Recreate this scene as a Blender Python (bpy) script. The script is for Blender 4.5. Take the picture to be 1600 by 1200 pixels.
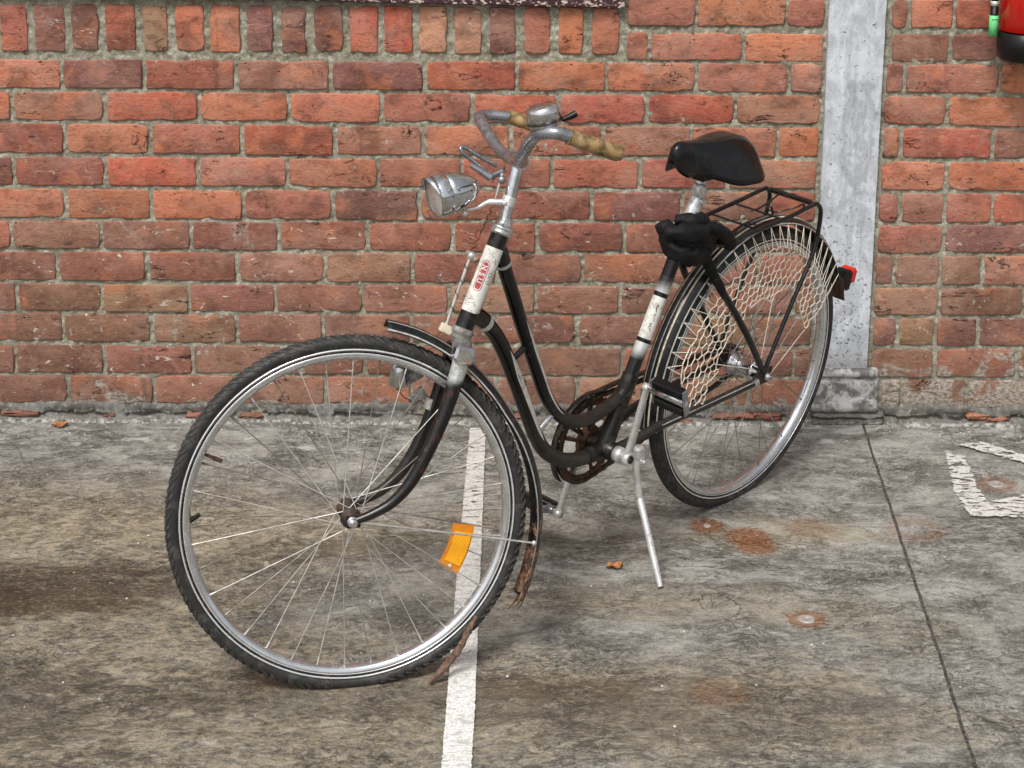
import bpy, bmesh, math, random
from math import sin, cos, pi, radians, sqrt, atan2
from mathutils import Vector, Matrix, noise

# ------------------------------------------------------------------ scene
scene = bpy.context.scene
for o in list(bpy.data.objects):
    bpy.data.objects.remove(o, do_unlink=True)
COL = scene.collection

# camera
cam_data = bpy.data.cameras.new('camera')
cam = bpy.data.objects.new('camera', cam_data)
COL.objects.link(cam)
cam_data.sensor_fit = 'HORIZONTAL'
cam_data.sensor_width = 36.0
cam_data.lens = 2745.48 / 1600 * 36.0
cam_data.shift_y = -379.38 / 1600
cam_data.clip_start = 0.05
cam_data.clip_end = 500
PITCH, ROLL = 0.227385, 0.0052179
cam.matrix_world = (Matrix.Translation((0, 0, 1.77389)) @ Matrix.Rotation(pi / 2 - PITCH, 4, 'X')
                    @ Matrix.Rotation(ROLL, 4, 'Z'))
scene.camera = cam

# world
SUN_EL, SUN_AZ = radians(55), radians(205)      # azimuth the sun stands at, from +y clockwise
world = bpy.data.worlds.new('World')
scene.world = world
world.use_nodes = True
wn = world.node_tree
bg = wn.nodes['Background']
sky = wn.nodes.new('ShaderNodeTexSky')
sky.sky_type = 'NISHITA'
sky.sun_disc = False
sky.sun_elevation = SUN_EL
sky.sun_rotation = SUN_AZ
sky.air_density = 1.0
sky.dust_density = 4.0
hs = wn.nodes.new('ShaderNodeHueSaturation')
hs.inputs['Saturation'].default_value = 0.22
wn.links.new(sky.outputs[0], hs.inputs['Color'])
wn.links.new(hs.outputs[0], bg.inputs[0])
bg.inputs[1].default_value = 0.115
# sun behind thin cloud
sd = bpy.data.lights.new('sun', 'SUN')
sd.energy = 1.9
sd.angle = radians(16)
sd.color = (1.0, 0.965, 0.92)
so = bpy.data.objects.new('sun', sd)
COL.objects.link(so)
sdir = Vector((sin(SUN_AZ) * cos(SUN_EL), cos(SUN_AZ) * cos(SUN_EL), sin(SUN_EL)))
so.rotation_euler = sdir.to_track_quat('Z', 'Y').to_euler()
so.location = sdir * 20

scene.view_settings.view_transform = 'Standard'
scene.view_settings.look = 'None'
scene.view_settings.exposure = 0.40
scene.view_settings.gamma = 1.0
scene.view_settings.use_curve_mapping = False

R = random.Random(7)

# ------------------------------------------------------------------ node helpers
class NT:
    def __init__(s, name):
        s.m = bpy.data.materials.new(name)
        s.m.use_nodes = True
        s.t = s.m.node_tree
        s.b = s.t.nodes['Principled BSDF']
        s._pos = None
    def n(s, typ, **kw):
        nd = s.t.nodes.new(typ)
        for k, v in kw.items():
            setattr(nd, k, v)
        return nd
    def put(s, sock, v):
        if hasattr(v, 'is_linked') or hasattr(v, 'links'):
            s.t.links.new(v, sock)
        elif isinstance(v, (tuple, list)):
            if len(v) == 3 and len(sock.default_value) == 4:
                v = tuple(v) + (1,)
            sock.default_value = v
        else:
            try:
                sock.default_value = v
            except TypeError:
                sock.default_value = (v, v, v, 1)[:len(sock.default_value)]
    def pos(s, kind='world'):
        if kind == 'world':
            return s.n('ShaderNodeNewGeometry').outputs['Position']
        return s.n('ShaderNodeTexCoord').outputs['Object']
    def map(s, v, loc=(0, 0, 0), rot=(0, 0, 0), scale=(1, 1, 1)):
        m = s.n('ShaderNodeMapping')
        s.put(m.inputs['Vector'], v)
        m.inputs['Location'].default_value = loc
        m.inputs['Rotation'].default_value = rot
        m.inputs['Scale'].default_value = scale
        return m.outputs[0]
    def noise(s, v, scale, detail=4, rough=0.55, dist=0.0, out=0):
        t = s.n('ShaderNodeTexNoise')
        s.put(t.inputs['Vector'], v)
        t.inputs['Scale'].default_value = scale
        t.inputs['Detail'].default_value = detail
        t.inputs['Roughness'].default_value = rough
        t.inputs['Distortion'].default_value = dist
        return t.outputs[out]
    def voro(s, v, scale, feature='F1', rnd=1.0):
        t = s.n('ShaderNodeTexVoronoi', feature=feature)
        s.put(t.inputs['Vector'], v)
        t.inputs['Scale'].default_value = scale
        t.inputs['Randomness'].default_value = rnd
        return t.outputs['Distance']
    def math(s, op, a, b=0.0, c=None, clamp=False):
        m = s.n('ShaderNodeMath', operation=op)
        m.use_clamp = clamp
        s.put(m.inputs[0], a)
        s.put(m.inputs[1], b)
        if c is not None:
            s.put(m.inputs[2], c)
        return m.outputs[0]
    def ramp(s, v, a, b, lo=0.0, hi=1.0, smooth=True):
        m = s.n('ShaderNodeMapRange')
        if smooth:
            m.interpolation_type = 'SMOOTHSTEP'
        s.put(m.inputs['Value'], v)
        m.inputs['From Min'].default_value = a
        m.inputs['From Max'].default_value = b
        m.inputs['To Min'].default_value = lo
        m.inputs['To Max'].default_value = hi
        return m.outputs[0]
    def mix(s, f, a, b, mode='MIX'):
        m = s.n('ShaderNodeMix', data_type='RGBA', blend_type=mode)
        m.clamp_factor = True
        s.put(m.inputs[0], f)
        s.put(m.inputs[6], a)
        s.put(m.inputs[7], b)
        return m.outputs[2]
    def sep(s, v):
        x = s.n('ShaderNodeSeparateXYZ')
        s.put(x.inputs[0], v)
        return x.outputs
    def comb(s, x, y, z):
        c = s.n('ShaderNodeCombineXYZ')
        for i, v in enumerate((x, y, z)):
            s.put(c.inputs[i], v)
        return c.outputs[0]
    def attr(s, name, out='Color'):
        return s.n('ShaderNodeAttribute', attribute_name=name).outputs[out]
    def bump(s, h, strength=0.5, dist=0.002, prev=None):
        b = s.n('ShaderNodeBump')
        b.inputs['Strength'].default_value = strength
        b.inputs['Distance'].default_value = dist
        s.put(b.inputs['Height'], h)
        if prev is not None:
            s.put(b.inputs['Normal'], prev)
        return b.outputs[0]
    def fin(s, col=None, rough=None, metal=None, normal=None, spec=None, coat=None):
        if col is not None: s.put(s.b.inputs['Base Color'], col)
        if rough is not None: s.put(s.b.inputs['Roughness'], rough)
        if metal is not None: s.put(s.b.inputs['Metallic'], metal)
        if normal is not None: s.put(s.b.inputs['Normal'], normal)
        if spec is not None: s.put(s.b.inputs['Specular IOR Level'], spec)
        if coat is not None: s.put(s.b.inputs['Coat Weight'], coat)
        return s.m

M = {}
# ---- brick
def brick_mat():
    k = NT('brick_clay')
    p = k.pos()
    a = k.attr('tint')
    off = k.math('MULTIPLY', k.attr('tint', 'Alpha'), 37.0)
    x, y, z = k.sep(p)
    pv = k.comb(x, off, z)
    pm = k.map(pv, scale=(1, 1, 1.7))
    blot = k.noise(pm, 9, 3, .6, .4)
    blot2 = k.noise(k.map(pv, loc=(3, 1, 7), scale=(1, 1, 1.5)), 26, 5, .65, .6)
    fine = k.noise(k.map(pv, scale=(1, 1, 1.7)), 85, 8, .74, .3)
    grain = k.noise(pv, 420, 4, .75)
    hue = k.noise(k.map(pv, loc=(9, 2, 1)), 12, 2, .5)
    c = k.mix(k.ramp(blot, .47, .66, 0, .60), a, (.110, .042, .030))
    c = k.mix(k.ramp(hue, .54, .70, 0, .50), c, (.60, .20, .090))
    c = k.mix(k.ramp(blot2, .52, .72, 0, .60), c, (.085, .036, .026))
    c = k.mix(k.ramp(blot2, .43, .28, 0, .50), c, (.58, .27, .165))
    c = k.mix(k.ramp(fine, .52, .74, 0, .38), c, (.62, .34, .23))
    c = k.mix(k.ramp(fine, .47, .30, 0, .60), c, (.095, .040, .028))
    c = k.mix(k.ramp(grain, .62, .76, 0, .28), c, (.62, .42, .32))
    c = k.mix(k.ramp(grain, .42, .30, 0, .38), c, (.08, .035, .025))
    # black pits and cracks
    pit = k.voro(k.comb(k.math('ADD', x, k.math('MULTIPLY', blot2, .02)), off, k.math('MULTIPLY', z, 1.4)), 42)
    pn = k.noise(k.map(pv, loc=(5, 5, 5)), 30, 2)
    pitm = k.math('MULTIPLY', k.ramp(pit, .13, .05), k.ramp(pn, .54, .60))
    crk = k.math('ABSOLUTE', k.math('SUBTRACT', k.noise(k.map(pv, loc=(8, 0, 2), scale=(1, 1, 3.2)), 7, 7, .62, .7), .5))
    crm = k.math('MULTIPLY', k.ramp(crk, .010, .003), k.ramp(k.noise(pv, 14, 1), .60, .67))
    dark = k.math('MAXIMUM', pitm, crm)
    # soot / dirt growing towards the foot of the wall
    dirtn = k.noise(k.map(p, scale=(1.3, 1, 1)), 3.2, 4, .6)
    dm = k.math('MULTIPLY', k.ramp(z, .80, .25, 0, 1), k.ramp(dirtn, .25, .7, .35, .95))
    c = k.mix(k.math('MULTIPLY', dm, .56), c, k.mix(fine, (.085, .048, .034), (.29, .150, .098)))
    # pale dust over the faces, soot streaks running down
    du = k.noise(k.map(p, loc=(2, 8, 4), scale=(1, 1, 1.2)), 6, 7, .7, .5)
    c = k.mix(k.ramp(du, .42, .68, .02, .34), c, (.56, .345, .262))
    so_ = k.noise(k.map(p, loc=(1, 1, 9), scale=(3.2, 1, .55)), 3.4, 6, .65, .3)
    c = k.mix(k.ramp(so_, .60, .72, 0, .45), c, (.070, .047, .036))
    pk = k.noise(k.map(pv, loc=(4, 6, 2), scale=(1, 1, 1.5)), 60, 7, .76, .8)
    c = k.mix(k.ramp(pk, .42, .34, 0, .75), c, (.060, .028, .021))
    c = k.mix(k.ramp(pk, .58, .68, 0, .45), c, (.66, .40, .29))
    # white paint splashes, mostly low down
    wn_ = k.noise(k.map(pv, scale=(1, 1, 1.8)), 33, 5, .62, .8)
    wf = k.math('MULTIPLY', k.ramp(wn_, .655, .685), k.ramp(z, .62, .45, .18, 1))
    str_ = k.math('ABSOLUTE', k.math('SUBTRACT', k.noise(k.map(pv, loc=(1, 4, 6), rot=(0, .35, 0), scale=(1, 1, 4)), 5, 3, .5, .3), .5))
    sm = k.math('MULTIPLY', k.ramp(str_, .0035, .001), k.ramp(k.noise(pv, 9, 2), .60, .66))
    wf = k.math('MAXIMUM', wf, sm, clamp=True)
    c = k.mix(k.math('MULTIPLY', wf, .85), c, (.62, .57, .50))
    c = k.mix(k.math('MULTIPLY', dark, .92), c, (.016, .011, .010))
    # cement smeared over the bricks low down, most on the right of the pillar
    sme = k.noise(k.map(p, loc=(6, 1, 3)), 9, 6, .66, .6)
    smz = k.math('ADD', k.math('MULTIPLY', k.ramp(z, .10, .03, 0, .16), k.ramp(z, .03, .04)), k.math('MULTIPLY', k.math('MULTIPLY', k.ramp(z, .26, .10), k.ramp(z, .03, .04)), k.ramp(x, .92, .99, 0, .21)))
    smm = k.math('MULTIPLY', k.ramp(k.math('ADD', sme, smz), .62, .70), k.ramp(z, .9, .3, .45, 1))
    c = k.mix(k.math('MULTIPLY', smm, .80), c, k.mix(k.ramp(fine, .40, .6), (.17, .15, .12), (.50, .46, .40)))
    h = k.math('ADD', k.math('MULTIPLY', blot2, .55), k.math('MULTIPLY', k.math('ADD', fine, pk), .42))
    h = k.math('ADD', h, k.math('MULTIPLY', grain, .22))
    h = k.math('SUBTRACT', h, k.math('MULTIPLY', dark, .7))
    return k.fin(c, .93, 0, k.bump(h, 1.0, .0065), .25)
M['brick'] = brick_mat()

def mortar_mat(name, crack=False,*, base=(.345, .325, .250), hi=(.64, .62, .54), lo=(.095, .085, .060)):
    k = NT(name)
    p = k.pos()
    z = k.sep(p)[2]
    a = k.noise(p, 11, 4, .6)
    b = k.noise(p, 70, 6, .72)
    g = k.noise(p, 330, 4, .8)
    c = k.mix(k.ramp(a, .35, .7), base, (base[0] * .72, base[1] * .70, base[2] * .66))
    c = k.mix(k.ramp(b, .5, .68, 0, .8), c, hi)
    c = k.mix(k.ramp(b, .46, .32, 0, .85), c, lo)
    c = k.mix(k.ramp(g, .60, .72, 0, .7), c, (.62, .60, .53))
    c = k.mix(k.ramp(g, .40, .30, 0, .7), c, (.05, .045, .035))
    dirtn = k.noise(p, 4.2, 4, .6)
    dm = k.math('MULTIPLY', k.ramp(z, .35, .0, 0, 1), k.ramp(dirtn, .3, .65, .2, .9))
    c = k.mix(k.math('MULTIPLY', dm, .45), c, (.16, .15, .13))
    if crack:
        zc = k.math('ADD', z, k.math('MULTIPLY', k.math('SUBTRACT', k.noise(p, 14, 4, .6), .5), .022))
        cm = k.math('MULTIPLY', k.ramp(k.math('ABSOLUTE', k.math('SUBTRACT', zc, .019)), .0055, .002), k.ramp(a, .36, .46))
        c = k.mix(k.math('MULTIPLY', cm, .88), c, (.022, .018, .015))
        lim = k.math('MULTIPLY', k.ramp(zc, .010, .004), k.ramp(b, .44, .56))
        c = k.mix(k.math('MULTIPLY', lim, .7), c, (.56, .54, .50))
    h = k.math('ADD', b, k.math('MULTIPLY', g, .4))
    return k.fin(c, .95, 0, k.bump(h, 1.0, .006), .2)
M['mortar'] = mortar_mat('lime_mortar')
M['render'] = mortar_mat('dirty_cement_render', True, base=(.21, .205, .19), hi=(.46, .45, .42), lo=(.055, .052, .046))

# ---- ground
def ground_mat():
    k = NT('worn_concrete')
    p = k.pos()
    x, y, z = k.sep(p)
    wv = k.noise(p, 2.2, 3, .5, out=1)
    pw = k.n('ShaderNodeVectorMath', operation='MULTIPLY_ADD')
    k.put(pw.inputs[0], wv); pw.inputs[1].default_value = (.10, .10, 0); k.put(pw.inputs[2], p)
    pw = pw.outputs[0]
    st = k.noise(k.map(pw, scale=(1, 1.9, 1)), 7.0, 9, .66, .8)
    st2 = k.noise(k.map(pw, loc=(4, 2, 0), scale=(1, 1.7, 1)), 24, 8, .72, 1.0)
    big = k.noise(k.map(pw, loc=(1, 6, 0), scale=(.8, 1.8, 1)), 1.7, 4, .55)
    md = k.noise(k.map(p, scale=(1, 1.7, 1)), 95, 6, .7, .4)
    gr = k.noise(p, 420, 3, .75)
    # grey float marks
    c = k.mix(k.ramp(st, .36, .64), (.115, .109, .092), (.350, .342, .308))
    c = k.mix(k.ramp(st2, .46, .32, 0, .85), c, (.065, .061, .053))
    c = k.mix(k.ramp(st2, .53, .68, 0, .70), c, (.46, .455, .43))
    # brown soaked-in oil and rust water: more to the left and front
    bl = k.math('ADD', k.math('MULTIPLY', x, -.22), k.math('MULTIPLY', k.math('SUBTRACT', 4.0, y), .20))
    bm = k.ramp(k.math('ADD', k.math('ADD', big, k.math('MULTIPLY', k.math('SUBTRACT', st, .5), .7)), bl), .48, .80)
    bm = k.math('MULTIPLY', bm, k.ramp(y, 4.12, 3.85, 0, 1))
    bc = k.mix(k.ramp(st2, .36, .64), (.062, .046, .026), (.315, .255, .155))
    c = k.mix(k.math('MULTIPLY', bm, .80), c, bc)
    # tan band across the middle
    wob_n = k.math('ADD', k.math('MULTIPLY', st, .62), k.math('MULTIPLY', st2, .38))
    def ell(cx, cy, rx, ry, soft=.5, wob=.5, n_=None):
        dx = k.math('DIVIDE', k.math('SUBTRACT', x, cx), rx)
        dy = k.math('DIVIDE', k.math('SUBTRACT', y, cy), ry)
        d = k.math('SQRT', k.math('ADD', k.math('MULTIPLY', dx, dx), k.math('MULTIPLY', dy, dy)))
        d = k.math('ADD', d, k.math('MULTIPLY', k.math('SUBTRACT', n_ if n_ is not None else wob_n, .5), wob * 8))
        return d
    tan = k.ramp(ell(-.75, 3.72, 1.1, .16), 1.1, .3)
    c = k.mix(k.math('MULTIPLY', tan, .5), c, k.mix(k.ramp(st2, .4, .6), (.15, .115, .065), (.42, .35, .235)))
    tan2 = k.ramp(ell(.62, 3.70, .34, .10), 1.1, .35)
    c = k.mix(k.math('MULTIPLY', tan2, .55), c, k.mix(k.ramp(st2, .4, .6), (.27, .22, .13), (.43, .37, .24)))
    tan3 = k.ramp(ell(.45, 3.36, .45, .10), 1.1, .3)
    c = k.mix(k.math('MULTIPLY', tan3, .4), c, (.30, .25, .17))
    # wisps of dirt and worn-through pale patches
    wi = k.noise(k.map(pw, loc=(9, 3, 0), rot=(0, 0, .12), scale=(1, 1.35, 1)), 13, 9, .76, 1.6)
    c = k.mix(k.ramp(wi, .47, .36, 0, .55), c, (.052, .044, .030))
    c = k.mix(k.ramp(wi, .55, .66, 0, .40), c, (.50, .49, .45))
    # grit
    sh = k.noise(k.map(p, loc=(3, 9, 0)), 210, 4, .75)
    c = k.mix(k.ramp(sh, .45, .34, 0, .42), c, (.045, .042, .035))
    c = k.mix(k.ramp(sh, .56, .68, 0, .45), c, (.50, .49, .45))
    c = k.mix(k.ramp(md, .46, .33, 0, .55), c, (.050, .045, .035))
    c = k.mix(k.ramp(md, .55, .70, 0, .5), c, (.46, .445, .40))
    c = k.mix(k.ramp(gr, .60, .72, 0, .45), c, (.5, .49, .45))
    c = k.mix(k.ramp(gr, .40, .30, 0, .6), c, (.04, .036, .03))
    # scaly wisps left by the float
    rd = k.math('ABSOLUTE', k.math('SUBTRACT', k.noise(k.map(pw, loc=(1, 5, 2), scale=(1, 1.5, 1)), 17, 7, .68, 1.8), .5))
    rm = k.math('MULTIPLY', k.ramp(rd, .030, .004), k.ramp(k.noise(p, 5, 3), .42, .58))
    c = k.mix(k.math('MULTIPLY', rm, .50), c, (.045, .038, .026))
    rd2 = k.math('ABSOLUTE', k.math('SUBTRACT', k.noise(k.map(pw, loc=(7, 2, 2), scale=(1, 1.6, 1)), 21, 7, .66, 1.5), .5))
    c = k.mix(k.math('MULTIPLY', k.ramp(rd2, .022, .004), .34), c, (.55, .54, .50))
    # dark brown puddle stain on the left, and under the bicycle
    for cx, cy, rx, ry, col, f in ((-.98, 3.42, .34, .11, (.050, .027, .012), .95), (-1.22, 3.36, .26, .09, (.045, .024, .011), .9),
                                   (-.1, 3.62, .55, .09, (.055, .045, .033), .6), (-1.1, 2.95, .5, .18, (.045, .037, .027), .7),
                                   (.1, 3.03, .16, .06, (.17, .08, .03), .35), (-.36, 3.05, .14, .035, (.20, .10, .045), .4),
                                   (-.25, 3.0, .7, .09, (.07, .055, .04), .55), (.35, 2.95, .5, .14, (.09, .07, .05), .5)):
        c = k.mix(k.math('MULTIPLY', k.math('MULTIPLY', k.ramp(ell(cx, cy, rx, ry, wob=(.34 if f > .85 else .5)), (1.5 if f > .85 else 1.2), .55), f), k.ramp(md, .66, .40, .45, .92)), c, col)
    # rust rings and spots
    for cx, cy, r, ring, f in ((.612, 3.307, .036, 1, .7), (1.185, 3.984, .042, 1, .55), (.454, 3.744, .036, 0, .85),
                               (.540, 3.690, .045, 0, .85), (.552, 3.640, .040, 0, .85), (.69, 3.735, .05, 0, .35),
                               (.93, 3.73, .06, 1, .35), (.40, 3.02, .05, 0, .35)):
        d = ell(cx, cy, r, r * .92, wob=.16, n_=md)
        f1 = k.ramp(d, 1.45, .85)
        if ring:
            f1 = k.math('MULTIPLY', f1, k.ramp(d, .45, .7))
        c = k.mix(k.math('MULTIPLY', f1, f), c, k.mix(k.ramp(md, .4, .6), (.095, .034, .014), (.34, .145, .058)))
    # pale line of lime near the wall, paint drips
    pn = k.noise(k.map(p, loc=(7, 7, 0), scale=(1, 1.6, 1)), 12, 5, .6, .4)
    pf = k.math('MULTIPLY', k.ramp(pn, .60, .66), k.ramp(y, 4.05, 4.2))
    c = k.mix(k.math('MULTIPLY', pf, .75), c, (.52, .52, .50))
    fl = k.math('MULTIPLY', k.ramp(k.voro(p, 17), .045, .03), k.ramp(k.noise(p, 6, 1), .5, .6))
    c = k.mix(fl, c, (.72, .71, .68))
    # hairline cracks
    ck = k.math('ABSOLUTE', k.math('SUBTRACT', k.noise(k.map(p, loc=(2, 2, 0), scale=(1, 1.5, 1)), 1.9, 7, .6, 1.2), .5))
    cm = k.math('MULTIPLY', k.ramp(ck, .0035, .001), k.ramp(k.noise(p, 1.6, 1), .5, .6))
    c = k.mix(k.math('MULTIPLY', cm, .8), c, (.03, .027, .023))
    h = k.math('ADD', k.math('MULTIPLY', st2, .9), k.math('MULTIPLY', md, .6))
    h = k.math('SUBTRACT', h, k.math('MULTIPLY', rm, .25))
    h = k.math('ADD', h, k.math('MULTIPLY', gr, .18))
    h = k.math('SUBTRACT', h, k.math('MULTIPLY', cm, .5))
    return k.fin(c, k.ramp(st, .3, .7, .68, .9), 0, k.bump(h, .9, .0055), .4)
M['ground'] = ground_mat()

def paint_line_mat(name, w0, w1):
    k = NT(name)
    p = k.pos()
    a = k.noise(k.map(p, scale=(1, 2.6, 1)), 30, 7, .68, .5)
    b = k.noise(p, 190, 5, .7)
    y = k.sep(p)[1]
    c = k.mix(k.ramp(b, .35, .62), (.50, .49, .465), (.80, .79, .765))
    c = k.mix(k.ramp(a, .50, .38, 0, .7), c, (.36, .345, .31))
    far = k.ramp(y, 3.35, 3.75, 0, .55)
    c = k.mix(k.math('MULTIPLY', far, k.ramp(a, .38, .6, 1, .5)), c, (.33, .31, .265))
    wear = k.ramp(k.math('SUBTRACT', a, k.ramp(y, 3.4, 4.0, 0, .07)), w0, w1)
    b2 = k.n('ShaderNodeBsdfTransparent')
    mx = k.n('ShaderNodeMixShader')
    k.fin(c, .8, 0, k.bump(k.math('ADD', a, k.math('MULTIPLY', b, .4)), .8, .0025), .3)
    out = k.t.nodes['Material Output']
    k.put(mx.inputs[0], wear)
    k.t.links.new(k.b.outputs[0], mx.inputs[1])
    k.t.links.new(b2.outputs[0], mx.inputs[2])
    k.t.links.new(mx.outputs[0], out.inputs[0])
    return k.m
M['line'] = paint_line_mat('worn_white_line_paint', .345, .315)
M['line_worn'] = paint_line_mat('flaking_white_box_paint', .405, .375)

def pillar_mat():
    k = NT('blue_grey_pillar_paint')
    p = k.pos()
    x, y, z = k.sep(p)
    a = k.noise(k.map(p, scale=(1.5, 1, 1)), 14, 6, .65, .6)
    b = k.noise(p, 75, 6, .7, .5)
    sp = k.noise(k.map(p, loc=(3, 0, 1)), 120, 5, .72, .6)
    c = k.mix(k.ramp(a, .35, .66), (.38, .40, .435), (.58, .61, .65))
    c = k.mix(k.ramp(b, .50, .34, 0, .45), c, (.36, .38, .40))
    c = k.mix(k.ramp(b, .56, .68, 0, .5), c, (.74, .75, .77))
    low = k.ramp(z, .78, .25, 0, 1)
    pitm = k.math('MULTIPLY', k.ramp(k.math('SUBTRACT', sp, k.math('MULTIPLY', low, .050)), .37, .33), 1)
    vs_ = k.noise(k.map(p, loc=(1, 2, 5), scale=(7, 1, .6)), 9, 6, .68, .4)
    c = k.mix(k.ramp(vs_, .52, .68, 0, .40), c, (.26, .27, .28))
    c = k.mix(k.ramp(vs_, .46, .34, 0, .35), c, (.74, .76, .79))
    pits = k.math('MAXIMUM', pitm, k.math('MULTIPLY', k.ramp(k.noise(k.map(p, scale=(1, 1, 1.6)), 48, 3, .6), .32, .27), 1))
    c = k.mix(k.math('MULTIPLY', pits, .8), c, (.07, .07, .075))
    # scuffed arc
    dx = k.math('DIVIDE', k.math('SUBTRACT', x, .880), .040)
    dz = k.math('DIVIDE', k.math('SUBTRACT', z, .79), .14)
    d = k.math('ADD', k.math('SQRT', k.math('ADD', k.math('MULTIPLY', dx, dx), k.math('MULTIPLY', dz, dz))),
               k.math('MULTIPLY', k.math('SUBTRACT', a, .5), 1.4))
    arc = k.ramp(k.math('ABSOLUTE', k.math('SUBTRACT', d, .95)), .26, .02)
    sc = k.math('MULTIPLY', k.ramp(d, 1.15, .6, 0, 1), k.ramp(k.noise(k.map(p, rot=(0, .4, 0), scale=(3, 1, 1)), 40, 5, .7), .42, .6))
    c = k.mix(k.math('MULTIPLY', k.math('MAXIMUM', arc, sc), .5), c, (.25, .26, .275))
    # grime near the foot
    c = k.mix(k.math('MULTIPLY', k.ramp(z, .26, .12), k.ramp(a, .35, .6, .2, .8)), c, (.22, .21, .20))
    h = k.math('ADD', k.math('MULTIPLY', b, .6), k.math('MULTIPLY', a, .5))
    h = k.math('SUBTRACT', h, pits)
    return k.fin(c, .62, 0, k.bump(h, .7, .003), .4)
M['pillar'] = pillar_mat()

def base_mat():
    k = NT('peeling_base_paint')
    p = k.pos()
    x, y, z = k.sep(p)
    a = k.noise(p, 20, 6, .68, .7)
    b = k.noise(p, 90, 5, .72)
    c = k.mix(k.ramp(a, .42, .60), (.15, .145, .135), (.50, .50, .49))
    c = k.mix(k.ramp(b, .44, .30, 0, .8), c, (.06, .055, .05))
    c = k.mix(k.ramp(b, .58, .70, 0, .6), c, (.72, .71, .69))
    c = k.mix(k.math('MULTIPLY', k.ramp(z, .055, .02), .85), c, (.055, .045, .038))
    return k.fin(c, .8, 0, k.bump(k.math('ADD', a, k.math('MULTIPLY', b, .4)), 1.0, .006), .3)
M['pillar_base'] = base_mat()

def simple(name, col, rough=.5, metal=0., var=.25, scale=60, bump=.15, dist=.001, spec=.5, dirt=None, dirt_amt=.5, dirt_scale=40, coat=0.):
    k = NT(name)
    p = k.pos()
    a = k.noise(p, scale, 5, .65)
    dk = tuple(v * (1 - var) for v in col)
    lt = tuple(min(1, v * (1 + var * .6)) for v in col)
    c = k.mix(k.ramp(a, .3, .7), dk, lt)
    r = k.ramp(a, .3, .7, min(1, rough * 1.25), rough * .8)
    if dirt is not None:
        d = k.noise(k.map(p, loc=(4, 4, 4)), dirt_scale, 6, .7, .4)
        f = k.math('MULTIPLY', k.ramp(d, .50, .62), dirt_amt)
        c = k.mix(f, c, dirt)
        r = k.math('ADD', r, k.math('MULTIPLY', f, .35), clamp=True)
        if metal:
            metal = k.math('SUBTRACT', metal, k.math('MULTIPLY', f, .8), clamp=True)
    return k.fin(c, r, metal, k.bump(a, bump, dist), spec, coat)

M['black'] = simple('black_enamel', (.004, .004, .0045), .16, dirt=(.07, .065, .055), dirt_amt=.22, dirt_scale=55, spec=.5)
M['dusty_black'] = simple('dusty_black_enamel', (.009, .008, .0075), .36, dirt=(.09, .075, .055), dirt_amt=.42, spec=.35, dirt_scale=45, bump=.4, var=.5)
M['chrome'] = simple('tarnished_chrome', (.66, .66, .67), .14, 1., var=.22, scale=45, dirt=(.16, .14, .11), dirt_amt=.35, dirt_scale=45, bump=.05)
M['chrome_clean'] = simple('bright_chrome', (.62, .63, .65), .085, 1., var=.2, scale=35, dirt=(.20, .19, .17), dirt_amt=.30, dirt_scale=40, bump=.04)
M['bar'] = simple('dulled_handlebar_chrome', (.33, .335, .365), .24, .8, var=.30, scale=40, dirt=(.12, .10, .09), dirt_amt=.35, dirt_scale=70, bump=.2)
M['alu'] = simple('cast_aluminium', (.74, .74, .73), .30, .60, var=.25, dirt=(.14, .12, .10), dirt_amt=.4, dirt_scale=60, bump=.3)
M['crown'] = simple('pitted_grey_metal', (.34, .33, .31), .55, .6, var=.4, scale=90, dirt=(.10, .08, .06), dirt_amt=.6, bump=.5, dist=.0015)
M['rim'] = simple('chromed_steel_rim', (.66, .675, .70), .20, .92, var=.14, scale=30, dirt=(.26, .23, .20), dirt_amt=.25, dirt_scale=35, bump=.05)
M['rim_highlight'] = simple('painted_rim_highlight', (.92, .93, .95), .22, .75, var=.06, scale=30, dirt=(.42, .38, .33), dirt_amt=.22, dirt_scale=30, bump=.02)  # pale colour paints the chrome's bright reflection lines
M['steel'] = simple('spoke_steel', (.56, .54, .50), .42, .6, var=.35, scale=30, bump=.1)
M['dull_steel'] = simple('dull_spoke_steel', (.30, .27, .24), .5, .6, var=.4, scale=30, bump=.1)
M['rubber'] = simple('sidewall_rubber', (.026, .026, .026), .5, dirt=(.10, .095, .085), dirt_amt=.45, dirt_scale=35, bump=.4, spec=.3)
M['tread'] = simple('tread_rubber', (.044, .043, .041), .7, dirt=(.13, .12, .10), dirt_amt=.5, dirt_scale=60, bump=.5, spec=.25)
M['rust'] = simple('rusty_steel', (.062, .036, .022), .85, var=.6, scale=90, dirt=(.17, .07, .03), dirt_amt=.6, bump=.8, dist=.002, spec=.3)
M['greasy'] = simple('greasy_rusty_chain', (.030, .022, .017), .6, var=.5, scale=120, dirt=(.11, .055, .025), dirt_amt=.6, bump=.6)
M['cotton'] = simple('cream_cotton_cord', (.84, .76, .63), .95, var=.2, scale=30, dirt=(.58, .40, .28), dirt_amt=.5, dirt_scale=14, bump=.4, spec=.2)
M['saddle'] = simple('black_saddle_vinyl', (.0035, .0035, .004), .20, var=.3, scale=260, bump=.08, dist=.0006, spec=.42, dirt=(.020, .018, .017), dirt_amt=.3, dirt_scale=30)
M['fabric'] = simple('black_fabric', (.0045, .0045, .0052), .72, var=.35, scale=300, bump=.5, dist=.0008, spec=.30)
M['plastic'] = simple('black_plastic', (.006, .006, .0065), .36, var=.3, spec=.3)
M['cream'] = simple('cream_stripe_paint', (.60, .53, .40), .55, var=.25, dirt=(.18, .14, .09), dirt_amt=.55, dirt_scale=60)
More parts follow.
